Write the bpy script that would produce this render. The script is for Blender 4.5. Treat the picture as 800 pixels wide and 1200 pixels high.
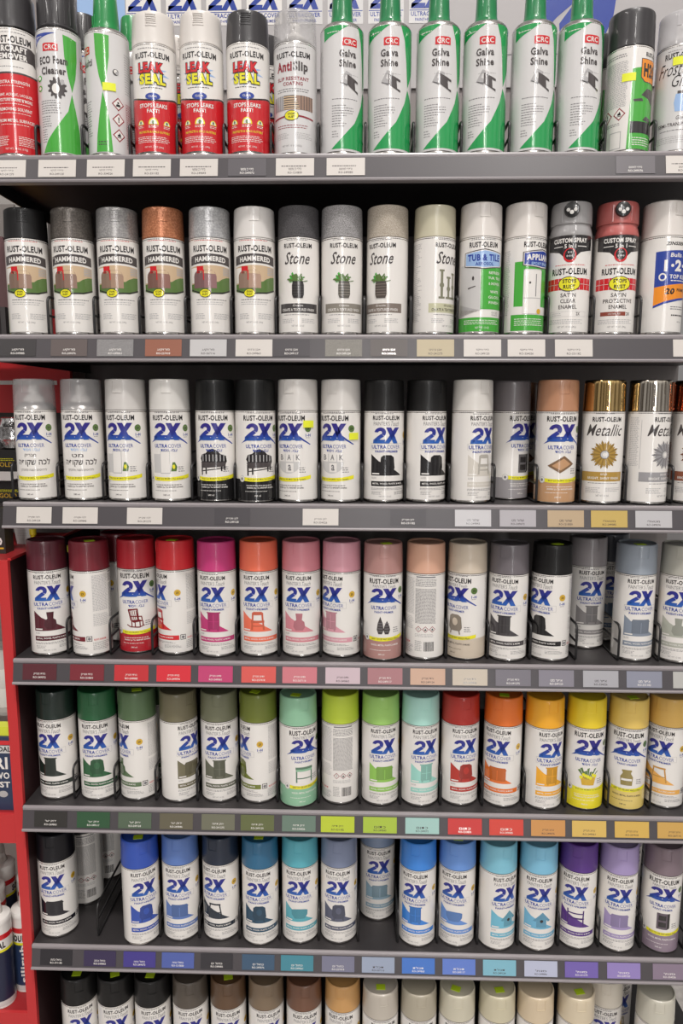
import bpy, bmesh, math, random
from mathutils import Matrix, Vector
from mathutils.geometry import tessellate_polygon

random.seed(7)
for o in list(bpy.data.objects):
    bpy.data.objects.remove(o, do_unlink=True)
SC = bpy.context.scene
COL = SC.collection

# ------------------------------------------------------------------ camera
FOCAL_PX = 840.9                      # of a 800 x 1200 frame
PITCH, YAW, ROLL = 0.1434, -0.02685, 0.00279
cp, sp, cy, sy = math.cos(PITCH), math.sin(PITCH), math.cos(YAW), math.sin(YAW)
fwd = Vector((sy * cp, cy * cp, -sp))
right = Vector((cy, -sy, 0))
up = right.cross(fwd)
r2 = math.cos(ROLL) * right + math.sin(ROLL) * up
u2 = -math.sin(ROLL) * right + math.cos(ROLL) * up
cam = bpy.data.cameras.new('camera')
cam.sensor_fit = 'VERTICAL'
cam.sensor_height = 36.0
cam.sensor_width = 24.0
cam.lens = FOCAL_PX * 36.0 / 1200.0
cam.clip_start = 0.02
camo = bpy.data.objects.new('camera', cam)
COL.objects.link(camo)
camo.matrix_world = Matrix(((r2.x, u2.x, -fwd.x, 0.57116), (r2.y, u2.y, -fwd.y, -1.12492),
                            (r2.z, u2.z, -fwd.z, 0.41033), (0, 0, 0, 1)))
SC.camera = camo

# ------------------------------------------------------------------ world, lamps, exposure
w = bpy.data.worlds.new('world')
SC.world = w
w.use_nodes = True
bg = w.node_tree.nodes['Background']
bg.inputs[1].default_value = 0.50
# the shop around: pale ceiling, floor, and a band of stocked shelves in between, by direction
nt = w.node_tree
tc = nt.nodes.new('ShaderNodeTexCoord')
sep = nt.nodes.new('ShaderNodeSeparateXYZ')
nt.links.new(tc.outputs['Generated'], sep.inputs[0])
ramp = nt.nodes.new('ShaderNodeValToRGB')
els = ramp.color_ramp.elements
els[0].position, els[0].color = 0.0, (0.55, 0.52, 0.50, 1)
els[1].position, els[1].color = 1.0, (1.05, 1.0, 0.96, 1)
for ps, c in ((0.34, (0.70, 0.66, 0.63, 1)), (0.40, (0.55, 0.52, 0.51, 1)), (0.60, (0.62, 0.60, 0.58, 1)), (0.66, (1.1, 1.05, 1.0, 1))):
    e = els.new(ps)
    e.color = c
mr = nt.nodes.new('ShaderNodeMapRange')
mr.inputs['From Min'].default_value, mr.inputs['From Max'].default_value = -1, 1
nt.links.new(sep.outputs['Z'], mr.inputs['Value'])
nt.links.new(mr.outputs['Result'], ramp.inputs['Fac'])
mp = nt.nodes.new('ShaderNodeMapping')
mp.inputs['Scale'].default_value = (4.5, 4.5, 0.5)
nz = nt.nodes.new('ShaderNodeTexNoise')
nz.inputs['Scale'].default_value = 1.6
nz.inputs['Detail'].default_value = 1.0
nt.links.new(tc.outputs['Generated'], mp.inputs[0])
nt.links.new(mp.outputs[0], nz.inputs['Vector'])
nr = nt.nodes.new('ShaderNodeValToRGB')
nr.color_ramp.elements[0].position, nr.color_ramp.elements[0].color = 0.36, (0.25, 0.22, 0.20, 1)
nr.color_ramp.elements[1].position, nr.color_ramp.elements[1].color = 0.64, (1.75, 1.78, 1.8, 1)
nt.links.new(nz.outputs['Fac'], nr.inputs['Fac'])
mx = nt.nodes.new('ShaderNodeMix')
mx.data_type = 'RGBA'
mx.blend_type = 'MULTIPLY'
mx.inputs[0].default_value = 1.0
nt.links.new(ramp.outputs['Color'], mx.inputs[6])
nt.links.new(nr.outputs['Color'], mx.inputs[7])
# bright upright band added behind the viewer, unseen, for streaks on the cans


def math_node(op, a, b=None):
    n = nt.nodes.new('ShaderNodeMath')
    n.operation = op
    nt.links.new(a, n.inputs[0])
    if b is not None:
        if isinstance(b, (int, float)):
            n.inputs[1].default_value = b
        else:
            nt.links.new(b, n.inputs[1])
    return n.outputs[0]


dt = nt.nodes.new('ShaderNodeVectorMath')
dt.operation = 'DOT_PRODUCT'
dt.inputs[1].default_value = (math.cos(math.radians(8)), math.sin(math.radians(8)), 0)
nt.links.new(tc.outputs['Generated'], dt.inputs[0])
streak_band = math_node('LESS_THAN', math_node('ABSOLUTE', dt.outputs['Value']), 0.017)
streak_band = math_node('MULTIPLY', streak_band, math_node('LESS_THAN', sep.outputs['Y'], 0.0))
streak_band = math_node('MULTIPLY', streak_band, math_node('GREATER_THAN', sep.outputs['Z'], -0.22))
streak_band = math_node('MULTIPLY', streak_band, math_node('LESS_THAN', sep.outputs['Z'], 0.40))
streak_band = math_node('MULTIPLY', streak_band, 32.0)
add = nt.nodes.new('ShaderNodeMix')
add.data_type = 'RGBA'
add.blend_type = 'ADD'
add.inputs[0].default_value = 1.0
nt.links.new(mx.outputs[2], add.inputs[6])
nt.links.new(streak_band, add.inputs[7])
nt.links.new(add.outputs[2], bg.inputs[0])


def area(name, loc, target, sx, sy, power, col=(1, 0.95, 0.9)):
    l = bpy.data.lights.new(name, 'AREA')
    l.shape = 'RECTANGLE'
    l.size, l.size_y = sx, sy
    l.energy = power
    l.color = col
    o = bpy.data.objects.new(name, l)
    COL.objects.link(o)
    o.location = loc
    d = Vector(target) - Vector(loc)
    o.rotation_euler = d.to_track_quat('-Z', 'Y').to_euler()
    return o


# lamps of the high shop ceiling: one over the aisle, one further right, long rows receding behind the viewer
area('ceiling_lamp', (0.95, -2.2, 5.0), (0.95, -2.199, 0.0), 0.35, 0.45, 270, (1, 0.955, 0.92))
area('ceiling_tube', (2.2, -4.4, 5.0), (2.2, -4.399, 0.0), 0.25, 3.0, 150, (1, 0.955, 0.92))
area('ceiling_tube', (0.95, -14.0, 5.0), (0.95, -13.999, 0.0), 0.32, 12.0, 760, (1, 0.955, 0.92))
area('ceiling_tube', (1.05, -33.0, 5.0), (1.05, -32.999, 0.0), 0.40, 25.0, 1800, (1, 0.955, 0.92))
area('ceiling_tube', (-3.6, -4.4, 5.0), (-3.6, -4.399, 0.0), 0.25, 3.0, 110, (1, 0.955, 0.92))
SC.view_settings.view_transform = 'Standard'
SC.view_settings.look = 'None'
SC.view_settings.gamma = 1.0
SC.view_settings.exposure = -0.30
SC.view_settings.use_curve_mapping = False


# ------------------------------------------------------------------ materials
def lin(c):
    c = c / 255.0
    return c / 12.92 if c <= 0.04045 else ((c + 0.055) / 1.055) ** 2.4


MATS = {}
LR = 0.22                                      # printed labels: glossy lacquered tin


def mat(rgb, rough=0.35, metal=0.0, spec=0.5, coat=0.0, name='paint'):
    key = (tuple(rgb), rough, metal, spec, coat)
    if key in MATS:
        return MATS[key]
    m = bpy.data.materials.new(name)
    m.use_nodes = True
    b = m.node_tree.nodes['Principled BSDF']
    b.inputs['Base Color'].default_value = (lin(rgb[0]), lin(rgb[1]), lin(rgb[2]), 1)
    b.inputs['Roughness'].default_value = rough
    b.inputs['Metallic'].default_value = metal
    b.inputs['Specular IOR Level'].default_value = spec
    b.inputs['Coat Weight'].default_value = coat
    if rough <= LR + .1 and metal == 0:
        b.inputs['Coat Weight'].default_value = 0.7
    b.inputs['Coat Roughness'].default_value = 0.05
    MATS[key] = m
    return m


def speckle(rgb, rgb2, scale, rough=0.5, metal=0.0, bump=0.0):
    key = ('sp', tuple(rgb), tuple(rgb2), scale, rough, metal, bump)
    if key in MATS:
        return MATS[key]
    m = bpy.data.materials.new('speckled_finish')
    m.use_nodes = True
    nt = m.node_tree
    b = nt.nodes['Principled BSDF']
    tc = nt.nodes.new('ShaderNodeTexCoord')
    n = nt.nodes.new('ShaderNodeTexNoise')
    n.inputs['Scale'].default_value = scale
    n.inputs['Detail'].default_value = 2
    r = nt.nodes.new('ShaderNodeValToRGB')
    r.color_ramp.elements[0].position = 0.38
    r.color_ramp.elements[1].position = 0.64
    r.color_ramp.elements[0].color = (lin(rgb[0]), lin(rgb[1]), lin(rgb[2]), 1)
    r.color_ramp.elements[1].color = (lin(rgb2[0]), lin(rgb2[1]), lin(rgb2[2]), 1)
    nt.links.new(tc.outputs['Object'], n.inputs['Vector'])
    nt.links.new(n.outputs['Fac'], r.inputs['Fac'])
    nt.links.new(r.outputs['Color'], b.inputs['Base Color'])
    b.inputs['Roughness'].default_value = rough
    b.inputs['Metallic'].default_value = metal
    if bump:
        bu = nt.nodes.new('ShaderNodeBump')
        bu.inputs['Strength'].default_value = bump
        bu.inputs['Distance'].default_value = 0.001
        nt.links.new(n.outputs['Fac'], bu.inputs['Height'])
        nt.links.new(bu.outputs['Normal'], b.inputs['Normal'])
    MATS[key] = m
    return m


def clear_plastic(rgb, alpha):
    key = ('clear', tuple(rgb), alpha)
    if key in MATS:
        return MATS[key]
    m = bpy.data.materials.new('clear_plastic')
    m.use_nodes = True
    nt = m.node_tree
    b = nt.nodes['Principled BSDF']
    b.inputs['Base Color'].default_value = (lin(rgb[0]), lin(rgb[1]), lin(rgb[2]), 1)
    b.inputs['Roughness'].default_value = 0.12
    b.inputs['Alpha'].default_value = alpha
    MATS[key] = m
    return m


def gradient_blue():
    """the printed blue of the big numeral: violet blue on top to light blue below (object z, metres)"""
    m = bpy.data.materials.new('blue_gradient_print')
    m.use_nodes = True
    nt = m.node_tree
    b = nt.nodes['Principled BSDF']
    tc = nt.nodes.new('ShaderNodeTexCoord')
    s = nt.nodes.new('ShaderNodeSeparateXYZ')
    mr = nt.nodes.new('ShaderNodeMapRange')
    mr.inputs['From Min'].default_value = 0.094
    mr.inputs['From Max'].default_value = 0.120
    r = nt.nodes.new('ShaderNodeValToRGB')
    r.color_ramp.elements[0].color = (lin(44), lin(98), lin(176), 1)
    r.color_ramp.elements[1].color = (lin(50), lin(42), lin(124), 1)
    e = r.color_ramp.elements.new(0.5)
    e.color = (lin(38), lin(54), lin(142), 1)
    nt.links.new(tc.outputs['Object'], s.inputs[0])
    nt.links.new(s.outputs['Z'], mr.inputs['Value'])
    nt.links.new(mr.outputs['Result'], r.inputs['Fac'])
    nt.links.new(r.outputs['Color'], b.inputs['Base Color'])
    b.inputs['Roughness'].default_value = 0.3
    return m


PR = {
    'P': mat((208, 206, 205), LR, name='label_silver_white'),
    'W': mat((226, 222, 217), LR, name='label_white'),
    'K': mat((40, 37, 38), LR, name='print_black'),
    'N': mat((120, 118, 120), LR, name='print_grey'),
    'n': mat((170, 168, 168), LR, name='print_pale_grey'),
    'G': gradient_blue(),
    'B': mat((44, 66, 150), LR, name='print_blue'),
    'b': mat((150, 180, 220), LR, name='print_light_blue'),
    'R': mat((200, 32, 40), LR, name='print_red'),
    'M': mat((140, 40, 52), LR, name='print_maroon'),
    'Y': mat((226, 218, 40), LR, name='print_yellow'),
    'y': mat((205, 165, 50), LR, name='print_gold'),
    'O': mat((230, 140, 40), LR, name='print_orange'),
    'E': mat((30, 150, 78), LR, name='print_green'),
    'e': mat((70, 165, 60), LR, name='print_leaf_green'),
    'L': mat((88, 116, 60), LR, name='print_grass'),
    'T': mat((198, 172, 140), LR, name='print_tan'),
    'm': mat((150, 122, 106), LR, name='print_mailbox'),
    'd': mat((72, 66, 66), LR, name='print_charcoal'),
    'S': mat((196, 194, 192), LR, name='print_silver'),
}
STEEL = mat((190, 186, 182), 0.25, 1.0, name='tin_rim')
BLACK_STEEL = mat((45, 42, 43), 0.5, name='black_powder_coat')
WIRE = mat((30, 29, 30), 0.35, name='black_wire')
RAIL = mat((72, 68, 71), 0.33, name='grey_rail_plastic')
BEAD = mat((138, 132, 134), 0.34, name='pale_rail_lip')
LIME = mat((190, 220, 40), 0.5, name='lime_sticker_paper')
YELLOW = mat((225, 230, 50), 0.5, name='yellow_sticker_paper')


# ------------------------------------------------------------------ object helpers
def link(name, me, parent=None, loc=None):
    o = bpy.data.objects.new(name, me)
    COL.objects.link(o)
    if parent:
        o.parent = parent
    if loc:
        o.location = loc
    return o


def tag(o, label, cat, group=None, kind=None):
    o['label'] = label
    if cat:
        o['category'] = cat
    if group:
        o['group'] = group
    if kind:
        o['kind'] = kind
    return o


def empty(name, loc, label, cat, group=None, rz=0.0):
    o = bpy.data.objects.new(name, None)
    o.empty_display_size = 0.02
    COL.objects.link(o)
    o.location = loc
    o.rotation_euler = (0, 0, rz)
    return tag(o, label, cat, group)


class MB:
    """collects vertices and faces with a material index"""

    def __init__(s):
        s.v, s.f, s.m = [], [], []

    def add(s, vs, fs, mi=0):
        b = len(s.v)
        s.v += [tuple(p) for p in vs]
        s.f += [tuple(i + b for i in f) for f in fs]
        s.m += [mi] * len(fs)
        return s

    def box(s, x0, x1, y0, y1, z0, z1, mi=0):
        vs = [(x0, y0, z0), (x1, y0, z0), (x1, y1, z0), (x0, y1, z0), (x0, y0, z1), (x1, y0, z1), (x1, y1, z1), (x0, y1, z1)]
        return s.add(vs, [(3, 2, 1, 0), (4, 5, 6, 7), (0, 1, 5, 4), (1, 2, 6, 5), (2, 3, 7, 6), (3, 0, 4, 7)], mi)

    def lathe(s, prof, seg=48, mi=0, c=(0, 0, 0), mis=None):
        """profile of (r, z) from bottom to top; r = 0 closes with a point"""
        vs, rings = [], []
        for r, z in prof:
            if r == 0:
                rings.append([len(vs)])
                vs.append((c[0], c[1], c[2] + z))
            else:
                rings.append(list(range(len(vs), len(vs) + seg)))
                vs += [(c[0] + r * math.cos(2 * math.pi * k / seg), c[1] + r * math.sin(2 * math.pi * k / seg), c[2] + z) for k in range(seg)]
        for i in range(len(rings) - 1):
            a, b = rings[i], rings[i + 1]
            fs = []
            for k in range(seg):
                k2 = (k + 1) % seg
                if len(a) == 1 and len(b) == 1:
                    continue
                if len(a) == 1:
                    fs.append((a[0], b[k2], b[k]))
                elif len(b) == 1:
                    fs.append((a[k], a[k2], b[0]))
                else:
                    fs.append((a[k], a[k2], b[k2], b[k]))
            base = len(s.v)
            s.f += [tuple(j + base for j in f) for f in fs]
            s.m += [mis[i] if mis else mi] * len(fs)
        s.v += vs
        return s

    def extrude_x(s, prof, x0, x1, mis):
        """closed (y, z) profile run along x with capped ends"""
        n = len(prof)
        vs = [(x0, p[0], p[1]) for p in prof] + [(x1, p[0], p[1]) for p in prof]
        b = len(s.v)
        s.v += vs
        for i in range(n):
            j = (i + 1) % n
            s.f.append((b + i, b + j, b + n + j, b + n + i))
            s.m.append(mis[i])
        s.f.append(tuple(b + i for i in range(n))[::-1])
        s.m.append(mis[0])
        s.f.append(tuple(b + n + i for i in range(n)))
        s.m.append(mis[0])
        return s

    def tube(s, pts, r, seg=8, mi=0):
        pts = [Vector(p) for p in pts]
        rings = []
        for i, p in enumerate(pts):
            d = (pts[min(i + 1, len(pts) - 1)] - pts[max(i - 1, 0)]).normalized()
            a = Vector((1, 0, 0)) if abs(d.x) < 0.9 else Vector((0, 1, 0))
            u = d.cross(a).normalized()
            v = d.cross(u)
            rings.append([p + r * (math.cos(2 * math.pi * k / seg) * u + math.sin(2 * math.pi * k / seg) * v) for k in range(seg)])
        b = len(s.v)
        for rg in rings:
            s.v += [tuple(q) for q in rg]
        for i in range(len(rings) - 1):
            for k in range(seg):
                k2 = (k + 1) % seg
                s.f.append((b + i * seg + k, b + i * seg + k2, b + (i + 1) * seg + k2, b + (i + 1) * seg + k))
                s.m.append(mi)
        s.f.append(tuple(b + k for k in range(seg))[::-1])
        s.f.append(tuple(b + (len(rings) - 1) * seg + k for k in range(seg)))
        s.m += [mi, mi]
        return s

    def mesh(s, name, mats, smooth=True, angle=35):
        me = bpy.data.meshes.new(name)
        me.from_pydata(s.v, [], s.f)
        for m in mats:
            me.materials.append(m)
        me.polygons.foreach_set('material_index', s.m)
        bm = bmesh.new()
        bm.from_mesh(me)
        bmesh.ops.recalc_face_normals(bm, faces=bm.faces)
        bm.to_mesh(me)
        bm.free()
        if smooth:
            me.polygons.foreach_set('use_smooth', [True] * len(me.polygons))
            me.set_sharp_from_angle(angle=math.radians(angle))
        me.update()
        return me

    def obj(s, name, mats, parent=None, loc=None, smooth=True, angle=35):
        return link(name, s.mesh(name, mats, smooth, angle), parent, loc)


def ccw(t):
    (ax, ay), (bx, by), (cx_, cy_) = t
    return t if (bx - ax) * (cy_ - ay) - (by - ay) * (cx_ - ax) >= 0 else (t[0], t[2], t[1])


TEXTS = {}


def text_tris(sr, bold):
    """triangles of a word in the built-in font, scaled to a unit box"""
    key = (sr, bold)
    if key in TEXTS:
        return TEXTS[key]
    c = bpy.data.curves.new('word', 'FONT')
    c.body = sr
    c.resolution_u = 2
    c.offset = bold
    c.space_character = 1.0 + 2.6 * max(0, bold)
    o = bpy.data.objects.new('word', c)
    COL.objects.link(o)
    bpy.context.view_layer.update()
    me = bpy.data.meshes.new_from_object(o.evaluated_get(bpy.context.evaluated_depsgraph_get()))
    me.calc_loop_triangles()
    vs = [(v.co.x, v.co.y) for v in me.vertices]
    tr = [tuple(vs[i] for i in t.vertices) for t in me.loop_triangles]
    bpy.data.objects.remove(o)
    bpy.data.curves.remove(c)
    bpy.data.meshes.remove(me)
    if vs:
        x0, x1 = min(v[0] for v in vs), max(v[0] for v in vs)
        y0, y1 = min(v[1] for v in vs), max(v[1] for v in vs)
        tr = [ccw(tuple(((p[0] - x0) / (x1 - x0) - 0.5, (p[1] - y0) / (y1 - y0)) for p in t)) for t in tr]
    TEXTS[key] = tr
    return tr


def heb(s):
    return s[::-1]


def clip(poly, xc, keep_left):
    out = []
    n = len(poly)
    for i in range(n):
        a, b = poly[i], poly[(i + 1) % n]
        ia = a[0] <= xc if keep_left else a[0] >= xc
        ib = b[0] <= xc if keep_left else b[0] >= xc
        if ia:
            out.append(a)
        if ia != ib:
            t = (xc - a[0]) / (b[0] - a[0])
            out.append((xc, a[1] + t * (b[1] - a[1])))
    return out


class Art:
    """flat artwork in millimetres (x to the right, z up) that is wrapped round a can or laid on a flat face"""

    def __init__(s):
        s.p = []

    def tris(s, tr, key, layer):
        s.p.append((key, layer, tr))

    def poly(s, pts, key, layer=1):
        pts = [tuple(p) for p in pts]
        ids = tessellate_polygon([[Vector((p[0], p[1], 0)) for p in pts]])
        s.tris([ccw(tuple(pts[i] for i in t)) for t in ids], key, layer)

    def rect(s, x0, x1, z0, z1, key, layer=1):
        s.tris([((x0, z0), (x1, z0), (x1, z1)), ((x0, z0), (x1, z1), (x0, z1))], key, layer)

    def ell(s, cx, cz, rx, rz, key, layer=1, n=20):
        s.poly([(cx + rx * math.cos(2 * math.pi * k / n), cz + rz * math.sin(2 * math.pi * k / n)) for k in range(n)], key, layer)

    def t(s, word, cx, z0, z1, width, key='K', layer=2, bold=0.02, shear=0.0, arc=0.0):
        h = z1 - z0
        out = []
        for tr in text_tris(word, bold):
            out.append(tuple((cx + p[0] * width + shear * (p[1] - 0.5) * h, z0 + p[1] * h - arc * (p[0] * 2) ** 2) for p in tr))
        s.tris(out, key, layer)

    def two_x(s, cx, z0, z1, width, key, layer, shear=0.12):
        """the heavy italic numeral and cross"""
        h = z1 - z0

        def P(pts, xo, ww):
            s.poly([(cx + (xo + x * ww) * width + shear * (z - .5) * h, z0 + z * h) for x, z in pts], key, layer)
        ring = [(.5 + .49 * math.cos(math.radians(t)), .66 + .34 * math.sin(math.radians(t))) for t in range(172, -41, -12)]
        inner = [(.5 + .17 * math.cos(math.radians(t)), .66 + .12 * math.sin(math.radians(t))) for t in range(-40, 173, 14)]
        P(ring + inner, -.5, .47)
        P([(.0, .0), (.46, .2), (.88, .45), (.60, .60), (.3, .42), (.02, .22)], -.5, .47)
        P([(0, 0), (1.0, 0), (1.0, .235), (0, .235)], -.5, .47)
        P([(0, 0), (.36, 0), (1, 1), (.64, 1)], -.06, .56)
        P([(.66, 0), (1.02, 0), (.36, 1), (0, 1)], -.06, .56)

    def frame(s, x0, x1, z0, z1, th, key, layer=1):
        s.rect(x0, x1, z0, z0 + th, key, layer)
        s.rect(x0, x1, z1 - th, z1, key, layer)
        s.rect(x0, x0 + th, z0, z1, key, layer)
        s.rect(x1 - th, x1, z0, z1, key, layer)

    def lines(s, x0, x1, ztop, zbot, step, key='N', layer=1, h=0.8, seed=1, gap=0.9, ragged=0.2):
        """small print too fine to read: words as short strokes"""
        rn = random.Random(seed)
        z = ztop
        tr = []
        while z > zbot:
            x = x0
            xe = x1 - rn.random() * ragged * (x1 - x0)
            while x < xe:
                ww = min(rn.uniform(1.2, 4.5), xe - x)
                tr += [((x, z - h), (x + ww, z - h), (x + ww, z)), ((x, z - h), (x + ww, z), (x, z))]
                x += ww + gap
            z -= step
        s.tris(tr, key, layer)

    def diamond(s, cx, cz, r, glyph='flame', layer=1):
        s.poly([(cx, cz - r), (cx + r, cz), (cx, cz + r), (cx - r, cz)], 'M', layer)
        q = r * 0.78
        s.poly([(cx, cz - q), (cx + q, cz), (cx, cz + q), (cx - q, cz)], 'W', layer + 1)
        a = r * 0.36
        if glyph == 'mark':
            s.rect(cx - a * .25, cx + a * .25, cz - a * .3, cz + a * 1.1, 'K', layer + 2)
            s.rect(cx - a * .25, cx + a * .25, cz - a, cz - a * .55, 'K', layer + 2)
        elif glyph == 'flame':
            s.poly([(cx - a * .8, cz - a * .5), (cx + a * .8, cz - a * .5), (cx + a * .6, cz + a * .4), (cx + a * .1, cz + a * 1.2), (cx - a * .2, cz + a * .4), (cx - a * .7, cz + a * .3)], 'K', layer + 2)
            s.rect(cx - a, cx + a, cz - a, cz - a * .75, 'K', layer + 2)
        else:
            s.ell(cx, cz + a * .55, a * .45, a * .4, 'K', layer + 2, 10)
            s.poly([(cx - a * 1.1, cz - a), (cx + a * 1.1, cz - a), (cx + a * .7, cz), (cx - a * .7, cz)], 'K', layer + 2)

    def keys(s):
        return sorted({k for k, _, _ in s.p})

    def wrap(s, R, z0, z1, base='W', rb=None):
        """mesh of the artwork wrapped on a cylinder of radius R metres over a full sleeve from z0 to z1 mm"""
        keys = [base] + [k for k in s.keys() if k != base]
        v, f, m = [], [], []
        n = 96
        for zz in (z0, z1):
            for k in range(n):
                a = 2 * math.pi * k / n
                v.append(((R + 1e-4) * math.sin(a), -(R + 1e-4) * math.cos(a), zz / 1000))
        for k in range(n):
            f.append((k, (k + 1) % n, n + (k + 1) % n, n + k))
            m.append(0)
        STEP = 3.0
        for key, layer, tr in s.p:
            mi = keys.index(key)
            rr = R + 1e-4 + layer * 1.3e-4
            seen = {}

            def vid(p):
                k = (round(p[0], 3), round(p[1], 3))
                if k not in seen:
                    a = p[0] / (R * 1000)
                    seen[k] = len(v)
                    v.append((rr * math.sin(a), -rr * math.cos(a), p[1] / 1000))
                return seen[k]

            for t in tr:
                xa, xb = min(p[0] for p in t), max(p[0] for p in t)
                pcs = [list(t)]
                if xb - xa > STEP:
                    pcs = []
                    i0, i1 = math.floor(xa / STEP), math.ceil(xb / STEP)
                    for i in range(i0, i1):
                        q = clip(clip(list(t), i * STEP, False), (i + 1) * STEP, True)
                        if len(q) > 2:
                            pcs.append(q)
                for q in pcs:
                    ids = []
                    for p in q:
                        j = vid(p)
                        if not ids or (ids[-1] != j and ids[0] != j):
                            ids.append(j)
                    if len(ids) > 2 and len(set(ids)) == len(ids):
                        f.append(tuple(ids))
                        m.append(mi)
        me = bpy.data.meshes.new('printed_label')
        me.from_pydata(v, [], f)
        for k in keys:
            me.materials.append(PR.get(k) or PR['W'])
        me.polygons.foreach_set('material_index', m)
        me.polygons.foreach_set('use_smooth', [True] * len(m))
        me.update()
        me['keys'] = ','.join(keys)
        return me

    def flat(s, mb, keys, org, ex, ez, en, lift=0.0003):
        """lay the artwork on a plane: origin, unit x, unit z and outward normal"""
        org, ex, ez, en = Vector(org), Vector(ex), Vector(ez), Vector(en)
        for key, layer, tr in s.p:
            vs, fs = [], []
            for t in tr:
                b = len(vs)
                for p in t:
                    vs.append(org + ex * (p[0] / 1000) + ez * (p[1] / 1000) + en * (lift + layer * 0.0002))
                fs.append((b, b + 1, b + 2))
            mb.add(vs, fs, keys.index(key))


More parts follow.
